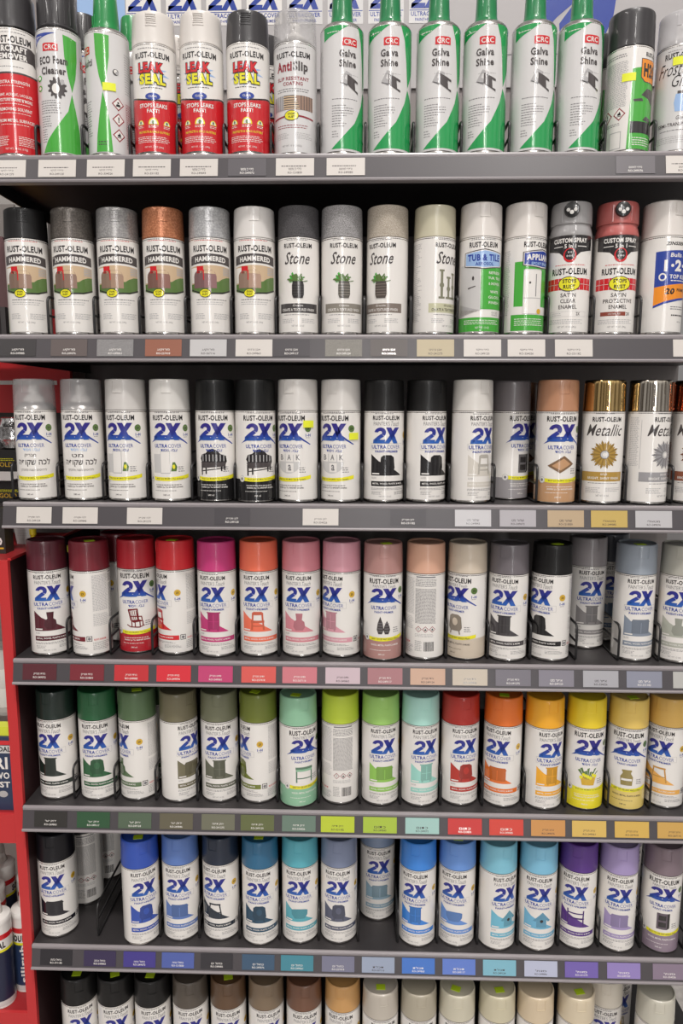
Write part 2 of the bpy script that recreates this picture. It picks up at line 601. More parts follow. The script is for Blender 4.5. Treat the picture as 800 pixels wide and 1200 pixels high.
# ------------------------------------------------------------------ pictures printed on the labels
def picture(a, kind, cx, z0, sc, key='D', layer=2):
    def P(pts, k=key, l=layer):
        a.poly([(cx + x * sc, z0 + z * sc) for x, z in pts], k, l)

    def Rr(x0, x1, za, zb, k=key, l=layer):
        a.rect(cx + x0 * sc, cx + x1 * sc, z0 + za * sc, z0 + zb * sc, k, l)

    if kind == 'chair':
        P([(-.32, 1), (-.22, 1.08), (.22, 1.08), (.32, 1), (.34, .55), (.24, .55), (.22, .88), (-.22, .88), (-.24, .55), (-.34, .55)])
        Rr(-.38, .38, .42, .56)
        P([(-.36, .42), (-.26, .42), (-.28, 0), (-.38, 0)])
        P([(.26, .42), (.36, .42), (.4, 0), (.3, 0)])
        Rr(-.28, .28, .2, .27)
    elif kind == 'vase':
        P([(-.2, 0), (.2, 0), (.34, .2), (.3, .5), (.16, .62), (.2, 1), (-.2, 1), (-.16, .62), (-.3, .5), (-.34, .2)])
    elif kind == 'cabinet':
        Rr(-.34, .34, .06, 1)
        Rr(-.4, .4, 1, 1.07)
        Rr(-.3, -.2, -.04, .06)
        Rr(.2, .3, -.04, .06)
        Rr(-.02, .02, .12, .94, 'A', layer + 1)
        Rr(-.3, .3, .5, .53, 'A', layer + 1)
    elif kind == 'chest':
        Rr(-.5, .5, .05, .7)
        P([(-.55, .7), (.55, .7), (.45, .86), (-.45, .86)])
        Rr(-.02, .02, .08, .68, 'A', layer + 1)
    elif kind == 'armchair':
        P([(-.3, .1), (.3, .1), (.42, .3), (.36, .9), (.2, 1.02), (-.2, 1.02), (-.36, .9), (-.42, .3)])
        a.ell(cx, z0 + .62 * sc, .17 * sc, .22 * sc, 'A', layer + 1, 12)
        P([(-.3, .1), (-.22, .1), (-.26, -.08), (-.34, -.08)])
        P([(.3, .1), (.22, .1), (.26, -.08), (.34, -.08)])
    elif kind == 'bowl':
        P([(-.5, .62), (.5, .62), (.48, .35), (.3, .1), (-.3, .1), (-.48, .35)])
        a.ell(cx, z0 + .62 * sc, .5 * sc, .12 * sc, key, layer + 1, 16)
    elif kind == 'birdhouse':
        P([(-.3, 0), (.3, 0), (.3, .5), (-.3, .5)])
        P([(-.5, .42), (.05, 1), (.55, .42), (.4, .36), (.05, .8), (-.36, .36)])
        P([(-.3, .5), (.3, .5), (.05, .82)])
        a.ell(cx, z0 + .42 * sc, .1 * sc, .1 * sc, 'K', layer + 1, 10)
    elif kind == 'bench':
        Rr(-.5, .5, .4, .5)
        P([(-.48, .4), (-.4, .4), (-.42, 0), (-.5, 0)])
        P([(.4, .4), (.48, .4), (.5, 0), (.42, 0)])
        Rr(-.46, .46, .72, .8)
        P([(-.48, .5), (-.4, .5), (-.42, .98), (-.5, .98)])
        P([(.4, .5), (.48, .5), (.5, .98), (.42, .98)])
    elif kind == 'stool':
        Rr(-.36, .36, .8, .9)
        for sx in (-1, 1):
            P([(sx * .3 - .04, .8), (sx * .3 + .04, .8), (sx * .42 + .04, 0), (sx * .42 - .04, 0)])
        Rr(-.34, .34, .3, .36)
    elif kind == 'rocker':
        P([(-.42, 1.02), (-.34, 1.06), (-.2, .42), (-.28, .4)])
        P([(.06, 1.1), (.14, 1.06), (.2, .44), (.12, .42)])
        P([(-.42, .96), (.12, 1.02), (.12, 1.1), (-.4, 1.06)])
        for k in range(4):
            P([(-.28 + .1 * k, .98), (-.24 + .1 * k, .98), (-.14 + .09 * k, .44), (-.18 + .09 * k, .44)])
        P([(-.3, .42), (.2, .46), (.42, .36), (-.1, .28)])
        P([(-.26, .62), (.3, .6), (.36, .66), (-.26, .68)])
        P([(.3, .62), (.36, .62), (.4, .36), (.34, .36)])
        for xx in (-.24, -.06, .2, .36):
            P([(xx, .36), (xx + .06, .36), (xx + .07, .06), (xx + .01, .06)])
        P([(-.5, .14), (-.3, .02), (.2, -.02), (.5, .1), (.48, .15), (.2, .05), (-.28, .08), (-.47, .19)])
    elif kind == 'blocks':
        for dx, ch in ((-.36, 'B'), (0, 'A'), (.36, 'K')):
            Rr(dx - .16, dx + .16, .5, .84, 'W')
            a.t(ch, cx + dx * sc, z0 + .56 * sc, z0 + .78 * sc, .16 * sc, 'N', layer + 1)
        Rr(-.14, .18, .08, .44, 'W')
        a.t('a', cx + .02 * sc, z0 + .14 * sc, z0 + .38 * sc, .14 * sc, 'N', layer + 1)
    elif kind == 'iron_bench':
        P([(-.58, .62), (-.5, .8), (-.3, .86), (-.18, 1.0), (0, 1.05), (.2, .95), (.32, .82), (.56, .74), (.6, .5), (.56, .46), (-.5, .46)], 'K')
        for k in range(7):
            Rr(-.46 + k * .15, -.42 + k * .15, .52, .80, 'n', layer + 1)
        P([(-.56, .48), (.58, .48), (.5, .3), (-.44, .24)], 'd', layer + 1)
        for xx, zz in ((-.5, -.06), (-.3, -.02), (.36, .1), (.5, .14)):
            P([(xx - .03, zz), (xx + .03, zz), (xx + .04, .4), (xx - .04, .4)], 'K')
        P([(-.46, .1), (.46, .22), (.46, .26), (-.46, .14)], 'K')
    elif kind == 'cones':
        for dx, hh in ((-.2, 1.0), (.16, .76)):
            P([(dx - .1, 0), (dx + .1, 0), (dx + .19, .25), (dx + .14, .6 * hh), (dx, hh), (dx - .14, .6 * hh), (dx - .19, .25)], 'd')
            for k in range(4):
                Rr(dx - .12, dx + .12, .14 + k * .15, .17 + k * .15, 'N', layer + 1)
    elif kind == 'plate':
        P([(-.6, .42), (.1, .86), (.6, .5), (-.06, .1)])
        P([(-.42, .42), (.08, .74), (.42, .5), (-.04, .22)], 'A', layer + 1)
    elif kind == 'handles':
        Rr(-.34, .1, .0, 1.0, 'n')
        Rr(-.32, .08, .03, .97, 'W', layer + 1)
        P([(.12, .1), (.36, .1), (.4, .3), (.3, .5), (.2, .5)], 'L')
        a.ell(cx + .25 * sc, z0 + .3 * sc, .06 * sc, .1 * sc, 'Y', layer + 1, 8)
    elif kind == 'flowers':
        P([(-.4, .45), (.4, .45), (.3, 0), (-.3, 0)], 'y')
        for k in range(9):
            ax = -.4 + .1 * k
            P([(ax * .3, .3), (ax * 1.2 - .06, .8 + .12 * math.sin(k * 2)), (ax * 1.2 + .06, .86 + .12 * math.sin(k * 2))], 'L')
        for k in range(7):
            a.ell(cx + (-.36 + .12 * k) * sc, z0 + (.42 + .16 * ((k * 3) % 4) / 3) * sc, .08 * sc, .1 * sc, 'Y', layer + 2, 8)
    elif kind == 'table':
        Rr(-.5, .5, .78, .92)
        Rr(-.46, .46, .66, .78, 'A')
        for x in (-.48, .4):
            Rr(x, x + .08, 0, .8)
        Rr(-.44, .44, .22, .28)
    elif kind == 'jar':
        P([(-.3, 0), (.3, 0), (.34, .5), (.22, .7), (.22, .8), (-.22, .8), (-.22, .7), (-.34, .5)])
        Rr(-.26, .26, .8, .92)
        Rr(-.28, .28, .28, .4, 'W', layer + 1)
    elif kind == 'cubby':
        P([(-.3, 0), (.26, 0), (.26, 1), (-.3, 1)])
        P([(.26, 0), (.4, .1), (.4, 1.02), (.26, 1)], 'K')
        Rr(-.2, .2, .56, .86, 'K', layer + 1)
        Rr(-.2, .2, .14, .44, 'K', layer + 1)
    elif kind == 'apple':
        a.ell(cx, z0 + .4 * sc, .42 * sc, .4 * sc, key, layer, 18)
        for k in range(5):
            Rr(-.3 + k * .13, -.26 + k * .13, .1, .7, 'A', layer + 1)
    elif kind == 'ladder_chair':
        P([(-.5, .1), (-.1, 1.0), (.1, 1.0), (.1, .55), (.45, .5), (.5, .35), (.2, .3), (.35, 0), (.2, 0), (.05, .28), (-.2, .3), (-.3, 0)])
        for k in range(3):
            Rr(-.1, .06, .62 + k * .12, .66 + k * .12, 'y', layer + 1)


def badge(a, x, z, r=5.5, key='y', small=True):
    a.ell(x, z, r, r, key, 2, 18)
    a.t('2X', x, z - 1.8, z + 1.8, 5, 'K', 3)
    if small:
        a.t('1-H', x, z - 12.6, z - 8.2, 9, 'B', 2, 0.04)
        a.lines(x - 4, x + 4, z - 14, z - 16, 2.2, 'N', seed=3)


def back_side(a, R):
    """fine print on the sides and back of a paint can"""
    a.lines(54, 82, 137, 78, 2.1, 'n', h=0.9, seed=5, ragged=.05)
    a.lines(54, 82, 72, 52, 2.4, 'n', h=0.9, seed=6)
    a.t('RUST-OLEUM', 64, 27, 30, 20, 'R', 2)
    a.lines(52, 82, 24, 12, 2.4, 'N', seed=7)
    a.rect(85, 117, 138.5, 140.5, 'N')
    a.lines(84, 119, 136, 124, 2.2, 'N', h=1.0, seed=8, ragged=.02)
    a.lines(84, 119, 120, 62, 1.9, 'N', h=0.9, seed=9, gap=.6, ragged=.03)
    for k, g in enumerate(('mark', 'health', 'flame')):
        a.diamond(90 + 11.5 * k, 52, 5.4, g)
    a.lines(84, 118, 44, 38, 2.0, 'n', seed=10)
    rn = random.Random(3)
    x = 99.0
    while x < 116:
        b = rn.choice((.4, .7, 1.1))
        a.rect(x, x + b, 15, 31, 'K')
        x += b + rn.choice((.5, .8))
    a.lines(84, 96, 32, 14, 2.3, 'N', seed=12)


def art_touch(pic):
    """paint-and-primer label with the slanted colour patch"""
    a = Art()
    a.lines(-19, 19, 141, 140, 3, 'N', h=1.0, seed=2)
    a.t('RUST-OLEUM', 0, 130.5, 137.5, 45, 'K', 2, 0.03)
    a.t("PAINTER'S", -8, 122, 128, 26, 'N', 2, -0.004)
    a.t('Touch', 14, 121.3, 128.6, 15, 'N', 2, 0, 0.25)
    a.two_x(0, 94, 119, 41, 'G', 2)
    a.t('ULTRA', -12, 85.5, 91.5, 24, 'B', 2, 0.03)
    a.t('COVER', 12.5, 85.5, 91.5, 23, 'B', 2, -0.006)
    a.frame(-26, 29, 83.6, 94, .35, 'n', 1)
    a.t('PAINT+PRIMER', 1, 79.6, 82.8, 38, 'B', 3, 0.03)
    # colour patch falling from upper left to lower right
    a.poly([(-25, 43), (28, 43), (8, 56), (-12, 66), (-25, 77)], 'A', 1)
    picture(a, pic, 2 if pic != 'birdhouse' else 6, 46, 29, 'D', 2)
    a.rect(-23, -11, 45, 47, 'W', 3)
    a.t('GLOSS', -20, 38, 40.6, 8, 'N', 1, 0)
    a.rect(-25, 40, 26, 34, 'A', 1)
    a.t('METAL, WOOD, PLASTIC & MORE', 4, 28.4, 31.6, 52, 'W', 2, 0.02)
    a.frame(42, 51, 26, 35, 1.0, 'K', 1)
    a.ell(46.5, 30.5, 2.6, 2.6, 'N', 2, 10)
    a.lines(-25, 40, 23, 19.5, 2.0, 'N', h=0.8, seed=20)
    a.lines(-24, -6, 17.5, 12, 2.0, 'N', h=0.7, seed=21)
    a.lines(14, 44, 17.5, 12, 2.0, 'N', h=0.7, seed=22)
    a.t('NET WT. 12 OZ.', -1, 8.6, 10.8, 20, 'N', 1, 0.0)
    badge(a, 39, 107)
    back_side(a, 32)
    return a


def wave(a, z0, z1, x0, x1, key, layer, bow):
    n = 16
    up_ = [(x0 + (x1 - x0) * k / n, z1 - bow * (1 - (2 * k / n - 1) ** 2) + 2.2 * (k / n)) for k in range(n + 1)]
    lo = [(x0 + (x1 - x0) * k / n, z0 - bow * (1 - (2 * k / n - 1) ** 2) + 2.2 * (k / n)) for k in range(n + 1)]
    a.poly(lo + up_[::-1], key, layer)


def art_wave(kind, pic):
    """label with the blue swoosh under the numeral and a yellow ribbon; lower field in the paint colour
    kind: 'lacquer' (large Hebrew title), 'import' (Hebrew small print), 'plain'"""
    a = Art()
    a.lines(-20, 20, 141.5, 140.5, 3, 'N', h=1.0, seed=31)
    a.t('RUST-OLEUM', 0, 129, 137.5, 51, 'K', 2, 0.03)
    if kind == 'plain':
        a.t("PAINTER'S Touch", 0, 122.5, 127.5, 38, 'N', 2, 0)
    a.two_x(-1, 98, 121.5 if kind == 'plain' else 125, 43, 'G', 3)
    a.poly([(-31, 93.5), (-20, 98), (-14, 103), (14, 103), (22, 98), (34, 91.5), (36, 92.3), (24, 100), (16, 106), (-14, 106), (-24, 99)], 'B', 1)
    a.poly([(-21, 98), (-14, 102), (14, 102), (21, 98), (12, 99), (-10, 99)], 'G', 2)
    a.t('ULTRA', -11, 86, 92, 22, 'B', 2, 0.03)
    a.t('COVER', 11.5, 86, 92, 21, 'B', 2, -0.004)
    if kind == 'plain':
        a.t('PAINT+PRIMER', 0, 80, 83.6, 32, 'B', 2, 0.02)
    else:
        a.t(heb('צבע ויסוד'), 2, 80, 84, 26, 'b' if kind == 'lacquer' else 'B', 2, 0.02)
    if kind == 'lacquer':
        a.t(heb(pic), 0, 70, 75.4, 18, 'd', 2, 0.01)
        a.t(heb('לכה שקופה'), 4, 55, 68, 52, 'd', 2, 0.02)
        a.t(heb('לרהיטים והגנה מלוכלוך'), 3, 47, 52, 42, 'd', 2, 0.0)
    else:
        big = {'iron_bench': 38, 'blocks': 40, 'plate': 36, 'handles': 36, 'flowers': 32}.get(pic, 30)
        if pic == 'blocks':
            a.ell(-2, 62, 20, 16, 'S', 1, 24)
        if pic == 'handles':
            a.rect(-26, 0, 46, 76, 'S', 1)
        picture(a, pic, 0, 45, big, 'D', 2)
        a.lines(16, 27, 56, 48, 3.4, 'N', h=1.3, seed=33)
    low = 'A' if kind != 'lacquer' and pic not in ('blocks', 'handles') else 'W'
    n = 24
    if low == 'A':
        rim = [(-101 + 202 * k / n, 36 - (3.5 * math.cos(math.pi * (-101 + 202 * k / n) / 70) if abs(-101 + 202 * k / n) < 35 else 0) + 1.0) for k in range(n + 1)]
        a.poly([(-101, 3), (101, 3)] + rim[::-1], 'A', 1)
    wave(a, 35.5, 41.5, -34, 36, 'Y', 2, 3.4)
    a.t(heb('לשימוש על מתכת עץ ועוד') if kind != 'plain' else 'EASY TO USE ANY ANGLE SPRAY', 3, 35.2, 38.4, 46, 'd', 3, 0.01)
    a.ell(-30, 37.5, 5, 5.4, 'S', 3, 16)
    a.ell(-30, 37.5, 4, 4.4, 'W', 4, 16)
    a.ell(-30, 37.5, 2, 2.4, 'N', 5, 10)
    tk = 'W' if low == 'A' else 'd'
    if pic in ('cones',) or kind == 'plain':
        tk = 'd' if pic in ('armchair', 'jar') else 'W'
        a.t('WOOD, METAL, PLASTIC & MORE', 2, 24.5, 28, 48, tk, 2, 0.02)
    else:
        a.lines(-22, 24, 27.5, 26.5, 4, tk, 2, 1.0, 41)
        a.t(heb('מתאים לשימוש על עץ ומתכת'), 1, 21.4, 25, 44, tk, 2, 0.03)
    a.lines(-24, 18, 18, 16.6, 3, tk, 2, 0.8, 42)
    a.t('340 ml', -4, 9.4, 12, 10, tk, 2, 0.01)
    badge(a, 31, 117, 5.6, 'L')
    a.lines(54, 90, 136, 50, 2.1, 'n', h=0.9, seed=45)
    return a


def art_hammered(mail):
    a = Art()
    a.lines(-26, 26, 141, 140, 3, 'R', h=0.9, seed=50)
    a.t('RUST-OLEUM', 0, 124, 133.5, 57, 'K', 2, 0.03)
    a.poly([(-35, 104.5), (-18, 106.5), (0, 107), (18, 106.5), (35, 104.5), (35, 118), (18, 120.5), (0, 121), (-18, 120.5), (-35, 118)], 'd', 1)
    a.t('HAMMERED', 0, 110, 117.6, 50, 'W', 2, 0.035, 0, 1.6)
    arc = [(-35 + 70 * k / 14, 104 - 0.002 * (-35 + 70 * k / 14) ** 2) for k in range(15)]
    bot = [(-35 + 70 * k / 14, 62 + 0.006 * (-35 + 70 * k / 14) ** 2) for k in range(15)]
    a.poly(bot + arc[::-1], 'T', 1)
    a.rect(-34, -20, 78, 100.5, 'W', 2)
    for k in range(5):
        a.rect(20, 34, 90 + k * 2.4, 91.3 + k * 2.4, 'n', 2)
    a.poly([(-35, 66), (-18, 61.6), (0, 61), (18, 62), (35, 67), (35, 88), (26, 87), (18, 84), (12, 80), (-35, 76)], 'L', 2)
    a.poly([(-35, 69.4), (-18, 64.2), (0, 63.2), (18, 64.4), (35, 69.4), (35, 67.4), (18, 62.4), (0, 61.2), (-18, 62.2), (-35, 67.4)], 'K', 3)
    a.rect(-22, -11, 92, 102.5, 'R', 4)
    # mailbox with its arched door
    m = [(-28, 70)] + [(-19 + 9 * math.cos(math.pi - math.pi * k / 8), 87 + 9 * math.sin(math.pi * k / 8)) for k in range(9)] + [(-10, 70)]
    body = [(-18, 70), (9, 70), (9, 88), (6, 94), (1, 97), (-18, 96)]
    a.poly(body, 'A', 3)
    a.poly([(-16, 92), (7, 91), (5, 95), (0, 96.4), (-16, 95.6)], 'T', 4)
    a.rect(-3, 0, 60, 71, 'm', 3)
    a.poly(m, 'D', 4)
    a.rect(-11.5, -10, 82, 97, 'R', 5)
    a.ell(-9, 62.5, 9, 6.4, 'K', 5)
    a.ell(-9, 62.5, 8.2, 5.6, 'Y', 6)
    a.t('STOPS', -9, 63.2, 66, 9, 'K', 7, 0.03)
    a.t('RUST', -9, 59.2, 62, 8, 'K', 7, 0.03)
    a.lines(-24, 26, 53.5, 52, 3, 'N', h=1.3, seed=52, ragged=0)
    a.lines(-24, 26, 49.5, 44, 3, 'n', h=1.0, seed=53)
    a.lines(-27, -8, 32, 24, 2.4, 'n', h=1.0, seed=54)
    a.lines(4, 30, 32, 24, 2.4, 'n', h=1.0, seed=55)
    a.t('NET WT. 12 OZ. (340g)', -2, 17, 20, 26, 'N', 1, 0.0)
    a.lines(44, 90, 138, 20, 2.2, 'n', h=0.9, seed=56)
    return a


def art_stone(pic):
    a = Art()
    a.lines(-18, 18, 141, 140, 3, 'N', h=0.9, seed=60)
    a.t('RUST-OLEUM', 0, 129, 136, 45, 'K', 2, 0.03)
    a.t('Stone', 0, 105, 123, 39, 'd', 2, 0.012, 0.28)
    if pic == 'plant':
        rn = random.Random(4)
        for k in range(26):
            an = math.pi * rn.uniform(-.05, 1.05)
            ln = rn.uniform(9, 18)
            bx = rn.uniform(-6, 6)
            x, z = bx + ln * math.cos(an), 80 + ln * .72 * math.sin(an)
            a.poly([(bx - 1.6, 79), (bx + 1.6, 80), (x + 1, z), (x, z + 1.4), (x - 2, z - 1)], 'L' if k % 3 else 'e', 2 + k % 3)
        a.poly([(-7, 55), (7, 55), (9, 60), (9, 74), (7.5, 80), (-7.5, 80), (-9, 74), (-9, 60)], 'D', 6)
        for k in range(5):
            a.rect(-8.6, 8.6, 59 + 4 * k, 60 + 4 * k, 'A', 7)
    else:
        for x, hh in ((-12, 40), (0, 30), (10, 36)):
            a.rect(x - 2, x + 2, 54, 54 + hh, 'D', 2)
            a.rect(x - 5, x + 5, 54, 57, 'D', 2)
            a.rect(x - 4, x + 4, 54 + hh, 57 + hh, 'D', 2)
            a.ell(x, 54 + hh * .5, 3.6, 4, 'D', 3)
    a.rect(-32, 34, 33, 47, 'A', 1)
    a.t('Granite', 0, 42.4, 45.6, 16, 'W' if pic == 'plant' else 'K', 2, 0.0, 0.2)
    a.t('CREATE A TEXTURED FINISH', 0, 35.5, 39.6, 54, 'W' if pic == 'plant' else 'K', 2, 0.01)
    a.lines(-24, 28, 30.5, 29.5, 4, 'N', h=0.9, seed=62)
    a.lines(-27, -6, 24, 18, 2.4, 'n', h=1.0, seed=63)
    a.lines(6, 30, 24, 18, 2.4, 'n', h=1.0, seed=64)
    a.t('NET WT. 12 OZ.', 0, 12, 14.6, 20, 'N', 1, 0)
    a.lines(-94, -44, 136, 20, 2.2, 'n', h=0.9, seed=66)
    return a


def art_metallic(word):
    a = Art()
    a.lines(-16, 18, 142, 141, 3, 'N', h=0.9, seed=70)
    a.t('RUST-OLEUM', 2, 129, 136.5, 46, 'K', 2, 0.03)
    a.t('Metallic', 0, 107, 125, 56, 'd', 2, 0.004, 0.3)
    for k in range(28):
        an = 2 * math.pi * k / 28
        r1 = 20 if k % 2 else 23
        p = lambda r, d: (r * math.cos(an + d), 78 + r * math.sin(an + d))
        a.poly([p(5, -.12), p(r1 * .82, -.10), p(r1, 0), p(r1 * .82, .10), p(5, .12)], 'A' if k % 2 else 'D', 2 + k % 2)
    a.ell(0, 78, 17, 17, 'A', 1, 28)
    a.ell(0, 78, 6.6, 6.6, 'N', 4)
    a.ell(0, 78, 5.6, 5.6, 'S', 5)
    a.ell(0, 78, 3, 3, 'W', 6)
    a.rect(-40, 33, 36, 51, 'A', 1)
    a.t(word, 0, 45.8, 49, 10 if word == 'GOLD' else 14, 'W', 2, 0.02)
    a.t('BRIGHT, SHINY FINISH', 0, 38.4, 43, 50, 'W', 2, 0.015)
    a.lines(-24, 28, 33.5, 32.5, 4, 'N', h=1.0, seed=71)
    a.lines(-28, -4, 26, 17, 2.4, 'n', h=1.0, seed=72)
    a.lines(4, 30, 26, 19, 2.4, 'n', h=1.0, seed=73)
    a.t('NET WT. 11 OZ.', 0, 12, 15, 20, 'N', 1, 0)
    a.lines(-60, -42, 136, 60, 2.2, 'n', h=0.9, seed=74)
    a.rect(-40, -39.4, 56, 132, 'n')
    return a


def art_leak():
    a = Art()
    n = 32
    cut = [(-101 + 202 * k / n, 84 - (6.5 * math.cos(math.pi * (-101 + 202 * k / n) / 72) if abs(-101 + 202 * k / n) < 36 else 0)) for k in range(n + 1)]
    a.poly([(-101, 7), (101, 7)] + cut[::-1], 'R', 1)
    a.poly(cut + [(x, z + 2.2) for x, z in cut[::-1]], 'K', 2)
    a.lines(-22, 22, 151, 150, 3, 'N', h=1.0, seed=80)
    a.t('RUST-OLEUM', 0, 137, 145.5, 55, 'K', 2, 0.03)
    for k in range(11):
        an = 2 * math.pi * k / 11
        a.poly([(12 * math.cos(an - .3), 115 + 9 * math.sin(an - .3)), (27 * math.cos(an), 113 + 17 * math.sin(an)), (12 * math.cos(an + .3), 115 + 9 * math.sin(an + .3))], 'b', 1)
    a.t('LEAK', -2, 116, 132, 40, 'K', 2, 0.13)
    a.t('LEAK', -2, 117, 131, 38, 'R', 3, 0.05)
    a.t('SEAL', 0, 99.5, 116.5, 41, 'K', 4, 0.13)
    a.t('SEAL', 0, 100.6, 115.4, 39, 'Y', 5, 0.05)
    a.lines(-18, 18, 96.5, 95.5, 3, 'K', h=1.0, seed=81)
    a.ell(0, 84, 11, 5, 'B', 4)
    a.t('CLEAR', 0, 82.6, 85.4, 12, 'W', 5, 0.01)
    a.t('STOPS LEAKS', 0, 68.4, 74.4, 42, 'W', 3, 0.03)
    a.t('FAST!', 0, 61.2, 66.6, 18, 'W', 3, 0.03)
    for x, r in ((-20, 5.2), (0, 7.4), (20, 5.2)):
        pts = [(x + r * math.cos(math.pi * k / 10), 45 + 1.25 * r * math.sin(math.pi * k / 10)) for k in range(11)]
        a.poly(pts, 'Y', 2)
        q = [(x + r * .74 * math.cos(math.pi * k / 10), 45.6 + r * .92 * math.sin(math.pi * k / 10)) for k in range(11)]
        a.poly(q, 'W', 3)
        a.ell(x, 48, r * .3, r * .42, 'L', 4, 8)
        a.lines(x - r, x + r, 43.4, 40, 2, 'W', 2, 0.8, 82 + int(x))
    a.t('PROTECTS & SEALS GUTTERS', 0, 33, 36, 48, 'Y', 2, 0.01)
    a.lines(-27, 27, 28, 20, 2.4, 'W', 2, 0.9, 84)
    a.t('NET WT. 12 OZ. (340g)', 0, 11.4, 14.4, 28, 'W', 2, 0)
    a.lines(46, 96, 140, 96, 2.2, 'n', h=0.9, seed=85)
    return a


def art_antislip():
    a = Art()
    a.lines(-22, 22, 150, 149, 3, 'N', h=0.9, seed=90)
    a.t('RUST-OLEUM', 0, 136, 144, 55, 'K', 2, 0.03)
    a.t('Anti', -13.5, 117, 131, 25, 'M', 2, 0.045)
    a.t('Slip', 12, 113.6, 131, 23, 'd', 2, 0.045)
    a.t('SLIP RESISTANT', 0, 104.5, 109.6, 50, 'M', 2, 0.02)
    a.t('COATING', 0, 97.6, 102.6, 30, 'M', 2, 0.02)
    a.lines(-26, 26, 93.4, 88, 3.2, 'N', h=1.2, seed=91)
    a.rect(-33, 33, 64, 84, 'm', 1)
    a.rect(-33, -14, 64, 84, 'n', 2)
    for k in range(6):
        a.rect(-14, 10 - k, 65 + 3.2 * k, 66.8 + 3.2 * k, 'T', 3)
        a.rect(-14, 10 - k, 66.8 + 3.2 * k, 68 + 3.2 * k, 'd', 3)
    for k in range(5):
        a.rect(12 + 4.4 * k, 13 + 4.4 * k, 64, 84, 'd', 3)
        a.rect(-31 + 3.6 * k, -30 + 3.6 * k, 64, 84, 'N', 3)
    a.poly([(-34, 52), (0, 55), (34, 52), (34, 54.4), (0, 57.6), (-34, 54.4)], 'M', 2)
    a.ell(-2, 56, 11, 7.4, 'd', 3)
    a.ell(-2, 56, 10, 6.4, 'Y', 4)
    a.t('STOPS', -2, 56.6, 59.6, 11, 'K', 5, 0.03)
    a.t('RUST', -2, 52.4, 55.4, 9, 'K', 5, 0.03)
    a.lines(-26, 28, 43, 37, 3.2, 'M', 1, 1.0, 92)
    a.lines(-28, -6, 32, 24, 2.4, 'n', 1, 0.9, 93)
    a.lines(4, 31, 32, 24, 2.4, 'n', 1, 0.9, 94)
    a.t('NET WT. 15 OZ. (425g)', -2, 12, 15, 30, 'N', 1, 0)
    return a


def crc_logo(a, x, z):
    a.poly([(x - 11.5, z - 5), (x + 11.5, z - 5), (x + 11.5, z + 5), (x + 8, z + 6), (x - 9, z + 6), (x - 11.5, z + 5)], 'R', 2)
    a.t('CRC', x, z - 3.2, z + 3.8, 18, 'W', 3, 0.02)


def art_galva():
    a = Art()
    # green corner on top left, green sweeping side that pinches in the middle
    a.poly([(-36, 160), (-28, 163), (-12, 169), (4, 178.5), (-36, 178.5)], 'E', 1)
    a.poly([(20, 179), (27, 160), (31, 130), (34, 96), (52, 130), (52, 179)], 'E', 1)
    a.poly([(34, 94), (28, 74), (14, 46), (-8, 22), (-22, 9), (56, 9), (60, 60)], 'E', 1)
    a.lines(-29, -10, 171, 170, 3, 'W', 2, 1.0, 100)
    crc_logo(a, 6, 156)
    a.t('Galva', 3, 135.5, 146, 26, 'd', 2, 0.035)
    a.t('Shine', 3, 122, 132.4, 26, 'd', 2, 0.035)
    # steel beam, half of it bright
    a.poly([(-9, 101), (0, 117), (9, 113), (9, 109), (0, 112), (-2, 106), (6, 102), (6, 98)], 'n', 2)
    a.poly([(2, 112), (20, 104), (20, 101), (14, 103), (15, 92), (20, 90), (20, 87), (9, 93), (2, 98)], 'd', 3)
    a.lines(-6, 24, 112, 110, 9, 'N', 2, 0.4, 101)
    a.poly([(-9, 101), (-6, 101), (2, 96), (2, 99)], 'N', 3)
    z = 76
    a.lines(-21, 22, 79, 76, 3.6, 'N', 1, 1.1, 102, ragged=.35)
    a.lines(-21, 14, 70, 55, 3.6, 'N', 1, 1.1, 103, ragged=.4)
    a.lines(-21, 4, 52, 38, 3.6, 'N', 1, 1.1, 104, ragged=.4)
    a.lines(-21, -10, 34, 25, 3.6, 'N', 1, 1.1, 105, ragged=.3)
    a.lines(-60, -38, 150, 20, 2.2, 'n', 1, 0.9, 106)
    return a


def ribbon(a, xt, key='e'):
    a.poly([(xt - 9, 172), (xt + 13, 169), (xt + 12, 140), (xt + 8, 115), (xt + 1.5, 94), (xt - 4, 115), (xt - 8, 142)], key, 1)


def art_ecofoam():
    a = Art()
    a.poly([(-33, 158), (-20, 166), (6, 173), (-33, 173)], 'B', 1)
    a.lines(-28, -14, 169, 168, 3, 'W', 2, 1.0, 110)
    ribbon(a, 24)
    a.poly([(25, 92), (18, 66), (2, 44), (-14, 24), (-24, 7), (37, 7), (36, 40), (30, 70)], 'e', 1)
    crc_logo(a, -4, 153)
    a.t('ECO Foam', -1, 130, 141, 43, 'd', 2, 0.045)
    a.t('Cleaner', -1, 115.5, 126.4, 37, 'd', 2, 0.045)
    n = 12
    pts = []
    for k in range(n * 4):
        r = 14 if (k // 2) % 2 else 11
        pts.append((4 + r * math.cos(2 * math.pi * k / (n * 4)), 97 + r * 1.1 * math.sin(2 * math.pi * k / (n * 4))))
    a.poly(pts, 'd', 2)
    a.ell(2, 96, 5.4, 7, 'W', 3)
    a.poly([(8, 107), (12, 110), (15, 104), (10, 101)], 'n', 3)
    for z in (112, 98):
        a.ell(-25, z, 5, 4.4, 'e', 2, 14)
        a.ell(-25, z, 3, 2.4, 'W', 3, 12)
    a.lines(-24, 10, 80, 62, 3.4, 'N', 1, 1.2, 111, ragged=.3)
    a.lines(-24, -6, 58, 44, 3.4, 'N', 1, 1.2, 112)
    a.lines(-24, -14, 40, 22, 3.4, 'N', 1, 1.2, 113)
    a.lines(44, 90, 150, 20, 2.6, 'n', 1, 1.0, 114)
    crc_logo(a, 56, 140)
    return a


